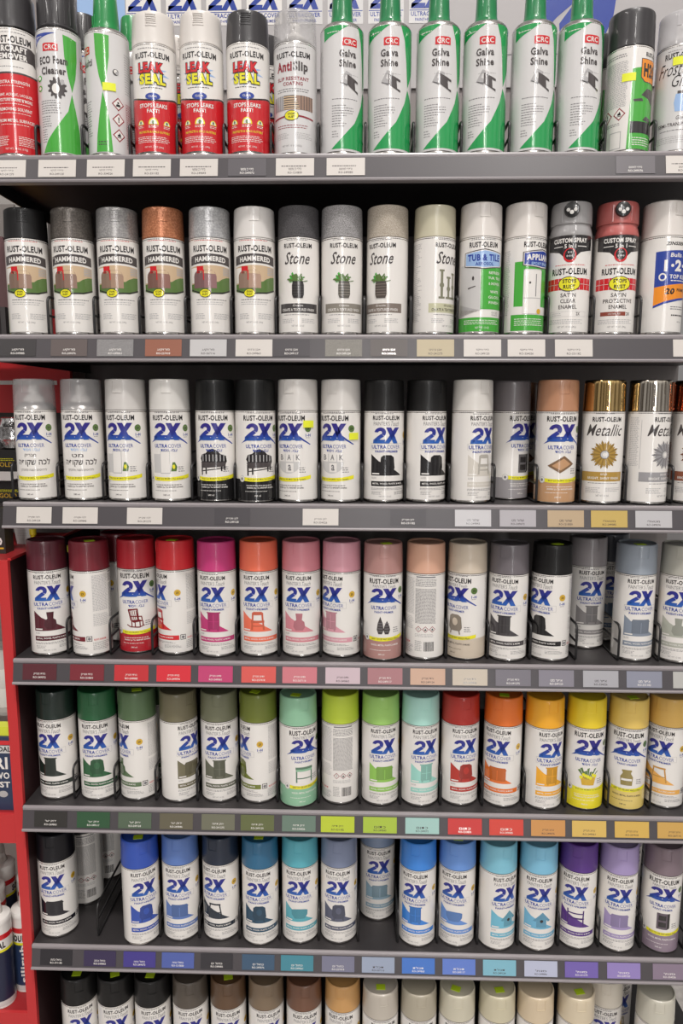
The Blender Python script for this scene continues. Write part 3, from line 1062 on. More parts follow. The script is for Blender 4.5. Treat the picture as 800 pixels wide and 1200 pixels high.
def art_multi():
    a = Art()
    ribbon(a, 30)
    a.poly([(31, 92), (26, 66), (20, 30), (18, 7), (43, 7), (40, 50), (34, 80)], 'e', 1)
    a.lines(22, 38, 22, 16, 4, 'd', 2, 1.4, 120)
    crc_logo(a, 0, 150)
    a.t('Multi', 4, 128, 138, 24, 'd', 2, 0.03)
    a.lines(-20, 12, 80, 30, 3.4, 'N', 1, 1.2, 121)
    a.ell(51, 120, 4.6, 4.6, 'd', 2, 14)
    a.ell(51, 121, 2.8, 2.8, 'W', 3, 12)
    a.ell(53, 119, 2.6, 2.6, 'n', 4, 12)
    for z, g in ((76, 'health'), (54, 'mark'), (32, 'flame')):
        a.diamond(53, z, 9.6, g)
    a.lines(66, 92, 150, 95, 3.4, 'n', 1, 1.2, 122)
    a.lines(66, 92, 80, 16, 2.4, 'M', 1, 0.8, 123)
    return a


def art_aircraft():
    a = Art()
    a.poly([(-102, 6), (102, 6), (102, 118), (0, 119), (-102, 118)], 'R', 1)
    a.rect(-102, 102, 117.5, 120, 'd', 2)
    a.lines(-16, 30, 175, 174, 3, 'N', 1, 0.9, 130)
    a.t('RUST-OLEUM', 6, 160, 170, 56, 'K', 2, 0.03)
    a.poly([(-40, 137), (36, 137), (42, 133), (42, 155), (34, 158), (-40, 158)], 'd', 1)
    a.t('AIRCRAFT', 3, 148, 156.5, 48, 'W', 2, 0.04)
    a.t('REMOVER', 3, 137.6, 146, 48, 'W', 2, 0.04)
    a.lines(-30, 24, 128, 127, 3, 'N', 1, 1.1, 131)
    for z, wd, s in ((104, 44, 'EXTRA STRENGTH'), (86, 52, 'PAINT, ACRYLIC, LACQUER,'), (79, 50, 'POLYURETHANE & MORE'), (66, 48, 'REMOVING SOLVENT'), (50, 54, 'FROM METAL SURFACES')):
        a.t(s, 6, z, z + 4.4, wd, 'W', 2, 0.02)
        a.lines(-18, 28, z - 3, z - 3.6, 3, 'W', 2, 0.7, int(z))
    a.lines(-28, -4, 30, 18, 2.4, 'W', 2, 0.9, 132)
    a.lines(8, 34, 30, 18, 2.4, 'W', 2, 0.9, 133)
    a.t('NET WT. 18 OZ. (510g)', 4, 10, 13.6, 32, 'W', 2, 0)
    return a


def art_h2o():
    a = Art()
    a.poly([(-14, 116), (12, 120), (40, 120), (40, 6), (-18, 6)], 'e', 1)
    a.rect(-14, 40, 28, 44, 'K', 2)
    a.lines(-10, 26, 22, 12, 3.2, 'W', 2, 1.2, 140)
    a.poly([(-2, 104), (4, 98), (40, 98), (40, 130), (-2, 130)], 'd', 2)
    a.poly([(-1, 104.6), (5, 99), (39, 99), (39, 129), (-1, 129)], 'O', 3)
    a.t('H2O', 16, 105, 124, 28, 'K', 4, 0.05)
    a.poly([(0, 80), (10, 90), (28, 90), (36, 78), (22, 70), (14, 76)], 'd', 2)
    a.poly([(-12, 74), (2, 76), (4, 72), (-10, 71)], 'd', 2)
    a.poly([(4, 46), (10, 52), (20, 50), (22, 44)], 'd', 3)
    a.t('RUST-OLEUM', 22, 133, 139, 34, 'K', 2, 0.03)
    a.lines(-62, -20, 138, 134, 3, 'N', 1, 1.3, 141)
    a.lines(-62, -20, 128, 66, 2.1, 'n', 1, 1.0, 142, ragged=.06)
    a.diamond(-50, 56, 9, 'mark')
    a.diamond(-30, 56, 9, 'flame')
    a.lines(-62, -22, 44, 40, 2.4, 'N', 1, 0.9, 143)
    a.frame(-44, -26, 8, 32, 1, 'n', 1)
    return a


def art_frosted():
    a = Art()
    a.lines(-18, 22, 142, 141, 3, 'N', 1, 0.9, 150)
    a.t('RUST-OLEUM', 2, 131, 139, 48, 'K', 2, 0.03)
    a.t('Frosted', -6, 108, 126, 46, 'K', 2, -0.006, 0.3)
    a.t('Glass', 6, 92, 108, 32, 'K', 2, -0.006, 0.3)
    a.poly([(-4, 58), (18, 58), (20, 70), (18, 82), (-4, 82), (-6, 70)], 'b', 2)
    a.rect(-2, 16, 82, 86, 'd', 2)
    a.t('Glass', 4, 47, 52, 12, 'K', 2, 0, 0.2)
    a.t('SEMI-TRANSPARENT', 0, 38, 43, 54, 'd', 2, 0.01)
    a.lines(-24, 26, 33, 31, 4, 'N', 1, 1.0, 151)
    a.lines(-28, 28, 24, 14, 2.6, 'n', 1, 0.9, 152)
    return a


def plaque(a, z0, z1, x0, x1, key, rim):
    c = (x0 + x1) / 2
    h = 5
    a.poly([(x0, z0 + 3), (c, z0 - 1), (x1, z0 + 3), (x1, z1 - h), (c, z1), (x0, z1 - h)], rim, 3)
    a.poly([(x0 + 1.4, z0 + 4), (c, z0 + .6), (x1 - 1.4, z0 + 4), (x1 - 1.4, z1 - h - 1), (c, z1 - 1.6), (x0 + 1.4, z1 - h - 1)], 'W', 4)
    a.poly([(x0 + 2.4, z0 + 5), (c, z0 + 1.8), (x1 - 2.4, z0 + 5), (x1 - 2.4, z1 - h - 1.8), (c, z1 - 2.8), (x0 + 2.4, z1 - h - 1.8)], key, 5)


def art_tub():
    a = Art()
    a.lines(-20, 20, 141, 140, 3, 'N', 1, 0.9, 160)
    a.t('RUST-OLEUM', 0, 129, 137, 46, 'K', 2, 0.03)
    a.rect(-102, 102, 5, 26, 'e', 1)
    a.poly([(-40, 36), (-2, 36), (-6, 104), (-40, 104)], 'S', 1)
    a.poly([(-40, 26), (-4, 36), (-40, 46)], 'n', 2)
    a.rect(-4, 46, 38, 104, 'e', 2)
    a.rect(-40, 46, 26, 37, 'W', 2)
    a.ell(-16, 84, 1.8, 3.2, 'd', 2, 10)
    a.poly([(-24, 70), (-12, 73), (-12, 71.6), (-24, 68)], 'd', 2)
    plaque(a, 98, 127, -31, 33, 'b', 'd')
    a.t('TUB & TILE', 1, 109, 119, 52, 'B', 6, 0.045)
    a.t('AEROSOL', 1, 102.6, 107.4, 28, 'B', 6, 0.03)
    for k, (wd, s) in enumerate(((22, 'REFRESH'), (24, 'TUB, TILE'), (22, '& SHOWERS'), (16, 'WHITE'), (22, 'GLOSS'), (20, 'FINISH'))):
        a.t(s, 19, 90 - 8 * k - (4 if k > 2 else 0), 94 - 8 * k - (4 if k > 2 else 0), wd, 'W', 3, 0.01)
    a.t('GLOSS', 20, 32, 35, 12, 'N', 3, 0)
    a.t('WHITE', 20, 28, 31, 12, 'N', 3, 0)
    a.lines(-30, 34, 22, 16, 2.6, 'W', 2, 0.9, 161)
    a.t('NET WT. 12 OZ.', 0, 9, 12, 22, 'W', 2, 0)
    return a


def art_appliance():
    a = Art()
    a.lines(-20, 20, 141, 140, 3, 'N', 1, 0.9, 170)
    a.t('RUST-OLEUM', 0, 129, 137, 46, 'K', 2, 0.03)
    a.poly([(-36, 42), (46, 42), (46, 110), (-36, 108)], 'e', 1)
    a.rect(-40, 46, 6, 30, 'e', 1)
    a.rect(-40, 46, 30, 42, 'W', 2)
    plaque(a, 99, 127, -24, 42, 'B', 'd')
    a.t('APPLIANCE', 8, 110, 119, 52, 'W', 6, 0.045)
    a.t('EPOXY ENAMEL', 8, 103, 107.4, 38, 'b', 6, 0.03)
    a.poly([(-22, 31), (8, 31), (8, 94), (5, 97), (-20, 97), (-22, 94)], 'W', 3)
    a.frame(-22, 8, 31, 96.5, .5, 'n', 4)
    a.rect(-21, 7, 54, 55, 'n', 4)
    a.rect(-3, -1.6, 57, 90, 'N', 4)
    a.ell(-12, 77, 1.6, 1.8, 'd', 4, 10)
    a.ell(4, 35, 4, 4, 'y', 5)
    a.lines(-34, 20, 24, 12, 3, 'W', 2, 1.0, 171)
    a.lines(-62, -44, 126, 30, 2.2, 'n', 1, 0.9, 172)
    return a


def art_custom(words, red):
    a = Art()
    a.poly([(-38, 116), (-16, 112), (-9, 106), (9, 106), (16, 112), (38, 116), (38, 134.5), (-38, 134.5)], 'K', 1)
    a.t('CUSTOM SPRAY', 0, 124.6, 131, 52, 'W', 2, 0.035)
    a.t('5 in 1', 0, 117.4, 123, 17, 'W', 2, 0.03)
    a.rect(-26, -11, 119.4, 120.4, 'W', 2)
    a.rect(11, 26, 119.4, 120.4, 'W', 2)
    a.ell(0, 108, 9.6, 9.6, 'R', 3)
    a.ell(0, 109, 7.4, 7.4, 'K', 4)
    for k in range(5):
        a.ell(-3.6 + 1.8 * k, 109 + (3 if k % 2 else -2), 1.4, 1.4, 'n', 5, 8)
    a.lines(-22, 26, 95.6, 94.6, 3, 'R', 1, 0.9, 180)
    a.t('RUST-OLEUM', 1, 82, 91, 56, 'K', 2, 0.03)
    for r in range(2):
        for k in range(10):
            a.rect(-38 + 7.8 * k, -38 + 7.8 * k + 7.2, 61.4 + 8.2 * r, 69 + 8.2 * r, 'R', 1)
    a.ell(1, 69.4, 16.6, 10.4, 'd', 3)
    a.ell(1, 69.4, 15.4, 9.2, 'Y', 4)
    a.t('STOPS', 1, 70.6, 76, 20, 'K', 5, 0.03)
    a.t('RUST', 1, 62.8, 68.2, 17, 'K', 5, 0.03)
    for k, s in enumerate(words):
        a.t(s, 0, 51.6 - 8 * k, 57 - 8 * k, len(s) * 4.5, 'd', 2, 0.01)
    if red:
        a.rect(-26, 12, 26, 31.6, 'A', 1)
        a.t('COLONIAL RED', -5, 27.6, 29.8, 18, 'W', 2, 0)
    else:
        a.lines(-24, -8, 30, 26, 2.4, 'n', 1, 0.8, 181)
        a.frame(-28, 30, 25, 32, .3, 'n', 1)
    a.t('2X', 16, 26.6, 31, 6, 'd', 2, 0.02)
    a.lines(-30, 30, 21, 15, 2.4, 'n', 1, 0.9, 182)
    a.t('NET WT. 10 OZ. (283g)', 0, 9, 12, 28, 'N', 1, 0)
    a.p = [(k, l, [tuple((q[0], q[1] * 1.085) for q in t) for t in tr]) for k, l, tr in a.p]
    return a


def art_zinsser():
    a = Art()
    a.t('ZINSSER', -4, 131, 136, 30, 'K', 2, 0.03, 0.3)
    a.frame(14, 22, 126, 138, 1, 'R', 1)
    a.lines(15, 21, 136, 128, 2.4, 'R', 1, 1, 189)
    a.poly([(-33, 70), (48, 78), (48, 127), (-33, 122)], 'B', 1)
    a.t('Bulls Eye', 6, 112, 120, 36, 'W', 2, 0.02, 0.15)
    a.t('1·2·3', 3, 93, 110, 47, 'W', 2, 0.05)
    a.t('TOP KILLS', 6, 82.4, 88.6, 36, 'W', 2, 0.02)
    a.lines(-10, 26, 80.4, 79, 3, 'W', 2, 1.4, 190)
    a.ell(-22, 85, 5.4, 5.8, 'W', 2)
    a.ell(-22, 85, 3.4, 3.6, 'B', 3)
    a.poly([(-33, 43), (-18, 49), (4, 54), (26, 57), (48, 58), (48, 76), (10, 76), (-14, 73), (-33, 70)], 'O', 2)
    a.poly([(-33, 39.6), (-18, 45.4), (4, 50.6), (26, 54), (48, 55.6), (48, 58), (26, 57), (4, 54), (-18, 49), (-33, 43)], 'B', 2)
    a.t('20', -10, 59.4, 68.6, 14, 'K', 3, 0.05, 0.2)
    a.t('PRIME', 9, 64, 68.4, 16, 'K', 3, 0.02)
    a.lines(-8, 22, 42, 38, 3.2, 'N', 1, 1.4, 191)
    a.lines(-6, 24, 30, 28, 4, 'd', 1, 2.2, 192)
    a.t('400 ml', 10, 18, 20.6, 9, 'N', 1, 0)
    return a


ARTS = {}


def label_mesh(key, fn, args, R, z0, z1, base='W'):
    k = (key,) + args + (R,)
    if k not in ARTS:
        ARTS[k] = fn(*args).wrap(R, z0, z1, base)
    return ARTS[k]


# ------------------------------------------------------------------ can bodies and caps (metres, base at z = 0)
MESH = {}


def shared(key, fn):
    if key not in MESH:
        MESH[key] = fn()
    return MESH[key]


def body_mesh(R, H, shoulder, white=True):
    """tin body: rolled bottom rim, wall, shoulder dome and valve cup"""
    def fn():
        b = MB()
        prof = [(0, .004), (R * .8, .003), (R * .93, 0), (R * 1.0, .0012), (R * 1.005, .003), (R * .985, .0048), (R, .006), (R, H - .004), (R * 1.005, H - .002), (R * 1.0, H)]
        if shoulder:
            for k in range(1, 8):
                t = math.pi / 2 * k / 8
                prof.append((R * (.40 + .58 * math.cos(t)), H + shoulder * math.sin(t)))
            prof += [(R * .40, H + shoulder), (R * .40, H + shoulder + .003), (0, H + shoulder + .003)]
        else:
            prof += [(R * .95, H), (R * .4, H + .012), (0, H + .012)]
        mis = [1] * 6 + [0] + [1] * (len(prof) - 8)
        b.lathe(prof, 64, 0, mis=mis)
        return b.mesh('body', [PR['W'] if white else STEEL, STEEL])
    return shared(('body', R, H, shoulder, white), fn)


def cap_mesh(R, z0, z1, tab=True, recess=True, taper=.975, ribs=False):
    def fn():
        b = MB()
        rt = R * taper
        prof = [(R * .97, z0), (R * 1.004, z0 + .0006), (R * 1.006, z0 + .002), (R * 1.0, z0 + .0034)]
        prof += [(R * .998, z0 + .012), (rt * 1.002, z1 - .008), (rt, z1 - .003), (rt - .0006, z1 - .0012), (rt - .002, z1)]
        if recess:
            prof += [(rt - .0028, z1 - .0002), (rt - .0036, z1 - .0022), (0, z1 - .0024)]
        else:
            prof += [(rt - .006, z1 + .0008), (0, z1 + .0012)]
        b.lathe(prof, 64)

        def strip(x0, x1, za, zb, d=.0007):
            # raised seam following the cap wall
            n = max(1, int((x1 - x0) / .002))
            vs, fs = [], []
            for k in range(n + 1):
                x = x0 + (x1 - x0) * k / n
                an = x / R
                for z in (za, zb):
                    t = (z - z0) / (z1 - z0)
                    rr = R * (1 - t) + rt * t
                    vs.append(((rr - .001) * math.sin(an), -(rr - .001) * math.cos(an), z))
                    vs.append(((rr + d) * math.sin(an), -(rr + d) * math.cos(an), z))
            for k in range(n):
                i = 4 * k
                fs += [(i + 1, i + 5, i + 7, i + 3), (i, i + 4, i + 5, i + 1), (i + 2, i + 3, i + 7, i + 6)]
            fs += [(0, 1, 3, 2), (4 * n, 4 * n + 2, 4 * n + 3, 4 * n + 1)]
            b.add(vs, fs)
        if tab:
            strip(-.0080, -.0074, z1 - .021, z1 - .003)
            strip(.0074, .0080, z1 - .021, z1 - .003)
            strip(-.0080, .0080, z1 - .0216, z1 - .021)
        if ribs:
            for k in range(6):
                strip(-.008, .008, z1 - .006 - .003 * k, z1 - .0052 - .003 * k)
        return b.mesh('cap', [PR['W']], angle=28)
    return shared(('cap', R, z0, z1, tab, recess, taper, ribs), fn)


def actuator_mesh(z0):
    """white spray nozzle inside a clear cap"""
    def fn():
        b = MB()
        b.lathe([(0, z0), (.016, z0), (.017, z0 + .004), (.012, z0 + .010), (.0085, z0 + .013), (.0085, z0 + .024), (.007, z0 + .027), (0, z0 + .027)], 32)
        b.lathe([(0, 0), (.0018, 0), (.0018, .0016), (0, .0016)], 10, c=(0, -.0085, z0 + .019))
        return b.mesh('nozzle', [PR['W']])
    return shared(('act', z0), fn)


def crc_cap_mesh(z0, r1, r2, h, notch=True):
    def fn():
        b = MB()
        b.lathe([(r1 * .9, z0), (r1, z0 + .001), (r1, z0 + .004), (r1 * .93, z0 + .007), (r2 * 1.08, z0 + .012), (r2, z0 + h * .6), (r2 * .93, z0 + h - .003), (r2 * .86, z0 + h), (0, z0 + h)], 40)
        if notch:
            # thumb tab standing off the front
            b.box(-.0045, .0045, -r1 * 1.05, -r2 * .8, z0 + .002, z0 + .006)
            b.box(-.0045, -.0035, -r2 * 1.12, -r2 * .8, z0 + .006, z0 + .022)
            b.box(.0035, .0045, -r2 * 1.12, -r2 * .8, z0 + .006, z0 + .022)
        return b.mesh('cap', [PR['W']], angle=30)
    return shared(('crccap', z0, r1, r2, h, notch), fn)


def eco_cap_mesh(z0):
    def fn():
        b = MB()
        b.lathe([(.030, z0), (.0305, z0 + .002), (.0290, z0 + .004), (.0288, z0 + .05), (.027, z0 + .055), (0, z0 + .055)], 48)
        for k in range(5):
            an = math.radians(-108 + 18 * k)
            b.box(-.0006 + .029 * math.cos(an), .0006 + .029 * math.cos(an), .0291 * math.sin(an) - .0006, .0291 * math.sin(an) + .0006, z0 + .006, z0 + .05)
        return b.mesh('cap', [PR['W']], angle=30)
    return shared(('ecocap', z0), fn)


def custom_cap_meshes():
    """trigger cap: flared skirt, narrower collar; round dial on the front"""
    def fn():
        b = MB()
        R = .0320
        prof = [(R * .97, .1462), (R * 1.0, .1466), (R * 1.005, .149), (R * .99, .152), (R * .95, .158), (R * .91, .161), (R * .91, .163), (R * .965, .164), (R * .97, .168), (R * .95, .190), (R * .90, .1955), (R * .7, .1968), (0, .197)]
        b.lathe(prof, 56)
        # hood around the front opening
        for sx in (-1, 1):
            b.box(sx * .0135 - .0008, sx * .0135 + .0008, -.0285, -.02, .166, .188)
        return b.mesh('cap', [PR['W']], angle=30)

    def fd():
        b = MB()
        # dial: short drum facing forward with a domed face and four round ports
        seg = 28
        pr = [(0.0, .0), (.0108, .0), (.0114, .002), (.0114, .007), (.0104, .0092), (.006, .0102), (0, .0104)]
        t = MB().lathe(pr, seg)
        b.add([(p[0], -.0245 - p[2], .183 + p[1]) for p in t.v], t.f, 0)
        for x, z, r in ((0, .1785, .0030), (-.0052, .1820, .0026), (.0052, .1820, .0026)):
            t = MB().lathe([(0, 0), (r, 0), (r, .0016), (0, .0020)], 14)
            b.add([(x + p[0], -.0338 - p[2], z + p[1]) for p in t.v], t.f, 1)
        return b.mesh('dial', [mat((28, 27, 28), .25), mat((215, 212, 208), .35)])
    return shared('customcap', fn), shared('customdial', fd)


def sticker_mesh(kind):
    """price stickers: 'top' lies on the cap, 'fold' is folded over the front rim, 'label' sticks on the wall"""
    def fn():
        b = MB()
        R = .0325
        if kind in ('top', 'fold'):
            zt = .1917
            b.box(-.008, .008, -.016, -.004, zt - .0002, zt + .0006)
        else:
            n = 6
            rr = .0330
            vs, fs = [], []
            for k in range(n + 1):
                an = (-.0095 + .019 * k / n) / rr
                for r in (rr, rr + .0005):
                    for z in (-.0055, .0055):
                        vs.append((r * math.sin(an), -r * math.cos(an), z))
            for k in range(n):
                i = 4 * k
                fs += [(i + 2, i + 6, i + 7, i + 3), (i, i + 1, i + 5, i + 4), (i, i + 4, i + 6, i + 2), (i + 1, i + 3, i + 7, i + 5)]
            fs += [(0, 2, 3, 1), (4 * n, 4 * n + 1, 4 * n + 3, 4 * n + 2)]
            b.add(vs, fs)
        return b.mesh('price_sticker', [LIME], angle=30)
    return shared(('stk', kind), fn)


def set_mats(o, cmap):
    """per-object materials on shared meshes"""
    keys = o.data['keys'].split(',')
    for i, k in enumerate(keys):
        if k in cmap:
            o.material_slots[i].link = 'OBJECT'
            o.material_slots[i].material = cmap[k]


def one_mat(o, m, i=0):
    o.material_slots[i].link = 'OBJECT'
    o.material_slots[i].material = m


def dark(c, f=.66):
    return tuple(int(v * f) for v in c)


SHELF_Z = [.7836, .5224, .2612, 0.0, -.2612, -.5224, -.8020]
R2X = .0321


def add_sticker(root, kind, ang=0.0, z=None, col=None):
    o = link('price_sticker', sticker_mesh(kind), root)
    o.rotation_euler = (0, 0, ang)
    if z is not None:
        o.location = (0, 0, z)
    o['label'] = 'lime yellow price sticker' if col is None else 'bright yellow price sticker'
    if col:
        one_mat(o, col)
    return o


def build_can(row, x, y, rot, typ, col, label, group, pic=None, acc=None, capm=None, stick=None, dz=0.0, tilt=None):
    """one spray can with its parts. col = cap colour, acc = colour printed on the label"""
    root = empty('spray_can', (x, y, SHELF_Z[row] + .0006 + dz), label, 'spray can', group, math.radians(rot))
    if tilt:
        root.rotation_euler = (tilt[0], tilt[1], math.radians(rot))
    acc = acc or col
    cm = {'A': mat(acc, LR, name='label_colour'), 'D': mat(dark(acc, .84 if typ in ('metallic', 'touch', 'hammered') else .66), LR, name='label_colour_deep')}
    capmat = capm or (mat(col, 0.34, coat=.3, name='cap_plastic') if max(col) > 40 else mat(tuple(int(v * .72) for v in col), 0.42, spec=.35, coat=.12, name='black_cap_plastic'))

    made = {}

    def parts(bodym, lab, cap, capname='cap'):
        made['body'] = link('body', bodym, root)
        lo = link('printed_label', lab, root)
        made['label'] = lo
        set_mats(lo, cm)
        if cap:
            c = link(capname, cap, root)
            one_mat(c, capmat)
            made['cap'] = c
            return c

    if typ == 'touch':
        parts(body_mesh(R2X, .1445, 0), label_mesh('touch', art_touch, (pic,), R2X, 4.5, 144.3), cap_mesh(R2X, .1448, .1935))
    elif typ in ('import', 'plain', 'lacquer'):
        parts(body_mesh(R2X, .1445, .014 if typ == 'lacquer' else 0), label_mesh('wave', art_wave, (typ, pic), R2X, 4.5, 144.3), cap_mesh(R2X, .1448, .1935))
        if typ == 'lacquer':
            link('nozzle', actuator_mesh(.158), root)
    elif typ == 'hammered':
        parts(body_mesh(R2X, .1445, 0), label_mesh('ham', art_hammered, (pic,), R2X, 4.5, 144.3), cap_mesh(R2X, .1448, .1905, True, True, .97, pic == 'r'))
    elif typ == 'stone':
        parts(body_mesh(R2X, .1445, 0), label_mesh('stone', art_stone, (pic,), R2X, 4.5, 144.3), cap_mesh(R2X, .1448, .1915, False))
    elif typ == 'metallic':
        parts(body_mesh(R2X, .1445, 0), label_mesh('metal', art_metallic, (pic,), R2X, 4.5, 144.3), cap_mesh(R2X, .1448, .1935))
    elif typ == 'leak':
        parts(body_mesh(.0325, .1575, 0, False), label_mesh('leak', art_leak, (), .0325, 7, 157), cap_mesh(.0322, .1578, .203, True, True, .95, True))
    elif typ == 'antislip':
        parts(body_mesh(.0325, .1575, .010), label_mesh('anti', art_antislip, (), .0325, 5, 157, 'P'), cap_mesh(.0322, .1578, .204, True, True, .96, True))
        link('nozzle', actuator_mesh(.168), root)
    elif typ == 'galva':
        parts(body_mesh(.0325, .1800, .010, False), label_mesh('galva', art_galva, (), .0325, 6, 179, 'P'), crc_cap_mesh(.188, .0185, .0148, .062))
    elif typ == 'eco':
        parts(body_mesh(.0328, .1800, .006, False), label_mesh('eco', art_ecofoam, (), .0328, 6, 179.5, 'P'), eco_cap_mesh(.1835))
    elif typ == 'multi':
        parts(body_mesh(.0325, .1760, .010, False), label_mesh('multi', art_multi, (), .0325, 6, 175.5, 'P'), crc_cap_mesh(.184, .0205, .0178, .055))
    elif typ == 'aircraft':
        parts(body_mesh(.0330, .1810, .004, False), label_mesh('air', art_aircraft, (), .0330, 6, 180.5), cap_mesh(.0322, .1835, .2340, False, True, .97))
    elif typ == 'h2o':
        parts(body_mesh(.0328, .1475, 0, False), label_mesh('h2o', art_h2o, (), .0328, 6, 147), cap_mesh(.0332, .1478, .199, False, True, .98))
    elif typ == 'frosted':
        parts(body_mesh(.0325, .1490, .010), label_mesh('frost', art_frosted, (), .0325, 5, 148.5, 'P'), cap_mesh(.0320, .1493, .197, True, True, .96))
        link('nozzle', actuator_mesh(.160), root)
    elif typ == 'tub':
        parts(body_mesh(R2X, .1445, 0), label_mesh('tub', art_tub, (), R2X, 4.5, 144.3), cap_mesh(R2X, .1448, .195))
    elif typ == 'appliance':
        parts(body_mesh(R2X, .1445, 0), label_mesh('appl', art_appliance, (), R2X, 4.5, 144.3), cap_mesh(R2X, .1448, .195))
    elif typ == 'custom':
        c, d = custom_cap_meshes()
        parts(body_mesh(.0320, .1460, .006), label_mesh('cust', art_custom, pic, .0320, 4.5, 145.8), c, 'trigger_cap')
        link('dial', d, made['cap'])['label'] = 'black round dial with white ports'
    elif typ == 'zinsser':
        parts(body_mesh(.0325, .1445, 0), label_mesh('zin', art_zinsser, (), .0325, 4.5, 144.3), cap_mesh(.0325, .1448, .196))
    if stick:
        for s in stick:
            if s[0] == 'top':
                add_sticker(made['cap'], 'top', math.radians(s[1] - rot))
            else:
                add_sticker(made['label'], 'label', math.radians(s[1] - rot), s[2], YELLOW)
    return root


# ------------------------------------------------------------------ the setting
fl = MB().box(-1.6, 2.4, -2.4, .9, -1.12, -1.10).obj('floor', [speckle((150, 146, 142), (165, 160, 156), 60, .4)], smooth=False)
fl['kind'] = 'structure'

# gondola: back panel, two uprights, base plinth
X0, X1 = 0.0, 1.235
unit = empty('shelving_frame', (0.6, .42, -1.10), 'black steel shelving frame standing behind and beside all the can shelves', 'shelving frame')


def child(mb, name, mats, parent, smooth=False):
    """geometry given in world coordinates, parented to an unrotated root"""
    o = mb.obj(name, mats, parent, smooth=smooth)
    o.matrix_parent_inverse = Matrix.Identity(4)
    o.location = -Vector(parent.location)
    return o


child(MB().box(X0 - .30, X1, .425, .437, -1.02, 1.30), 'back_panel', [mat((128, 121, 119), .6, name='grey_back_panel')], unit)
for x in (X0 - .0, X1 - .03):
    child(MB().box(x, x + .03, .437, .48, -1.10, 1.16), 'upright', [BLACK_STEEL], unit)
child(MB().box(X0, X1, .02, .42, -1.10, -.99), 'plinth', [BLACK_STEEL], unit)

# printed header board behind the top shelf
board = empty('header_board', (.6, .428, 1.0446), 'grey printed back board with blue lettering behind the top shelf', 'back board')
child(MB().box(X0, X1, .420, .425, 1.0446, 1.30), 'board', [mat((168, 164, 164), .45)], board)
bk = ['W', 'B', 'P', 'b', 'n', 'N']
pr = Art()
pr.rect(0, 96, 1046, 1300, 'b', 1)
for k in range(8):
    cx = 133 + 80.3 * k
    pr.rect(cx - 35, cx + 35, 1164, 1300, 'W' if k < 4 else 'P', 1)
    pr.two_x(cx, 1191, 1232, 58, 'B', 2)
    pr.rect(cx - 34, cx + 34, 1187, 1188.4, 'B', 2)
    pr.t('ULTRACOVER', cx, 1177, 1185.4, 62, 'B', 2, .02)
    pr.t('PAINT+PRIMER', cx, 1168, 1173.6, 46, 'B', 2, .02)
pr.poly([(872, 1110), (905, 1118), (930, 1150), (950, 1172), (985, 1200), (1000, 1300), (905, 1300), (915, 1190), (890, 1150)], 'B', 1)
pr.poly([(960, 1110), (1035, 1110), (1060, 1175), (1075, 1300), (1000, 1300), (985, 1200), (955, 1160)], 'B', 1)
pr.rect(790, 1000, 1104, 1106, 'N', 1)
pr.t('2X', 1000, 1050, 1090, 70, 'B', 1, .07)
pb = MB()
pr.flat(pb, bk, (0, .420, 0), (1, 0, 0), (0, 0, 1), (0, -1, 0))
child(pb, 'print', [PR[k] for k in bk], board)

# ------------------------------------------------------------------ shelves
ROWN = ['top shelf of cleaners and sealers', 'second shelf of hammered and stone finish cans', 'third shelf of white, black and metallic cans',
        'fourth shelf of red, pink and grey cans', 'fifth shelf of green and yellow cans', 'sixth shelf of blue and purple cans', 'lowest shelf of brown and cream cans']
FP0, FP1 = (-.0030, -.0066), (-.0090, -.0372)
for i, z in enumerate(SHELF_Z):
    s = empty('shelf', (.6, 0, z), 'black metal shelf with grey price rail, ' + ROWN[i], 'shelf', 'shelves of the paint display')
    sx0 = X0 + .001 if i > 1 else -.30 if i == 0 else -.12
    d = MB().box(X0 + .001, X1 - .002, .002, .424, z - .022, z)
    child(d, 'deck', [BLACK_STEEL], s)
    prof = [(.002, z - .0003), (-.0008, z - .0002), (-.0026, z - .0012), (-.0034, z - .0032), (-.0032, z - .0056), (FP0[0], z + FP0[1]),
            (FP1[0], z + FP1[1]), (-.0112, z - .0374), (-.0122, z - .0390), (-.0118, z - .0412), (-.0096, z - .0420), (.002, z - .0420)]
    mis = [1, 1, 1, 1, 1, 0, 1, 1, 1, 1, 1, 0]
    child(MB().extrude_x(prof, sx0 - .001, X1 - .002, mis), 'price_rail', [RAIL, BEAD], s)
    if True:
        child(MB().box(X0 - .0014, X0 + .0008, -.001, .40, z - .041, z - .001), 'bracket', [BLACK_STEEL], s)

# ------------------------------------------------------------------ cans
WHT = (214, 208, 202)
HAMM = lambda c, d: speckle(c, d, 420, .32, .35, .25)
STON = lambda a_, b_: speckle(a_, b_, 900, .75, 0, .6)
CLEAR = clear_plastic((196, 194, 194), .42)
GALV = (28, 120, 70)
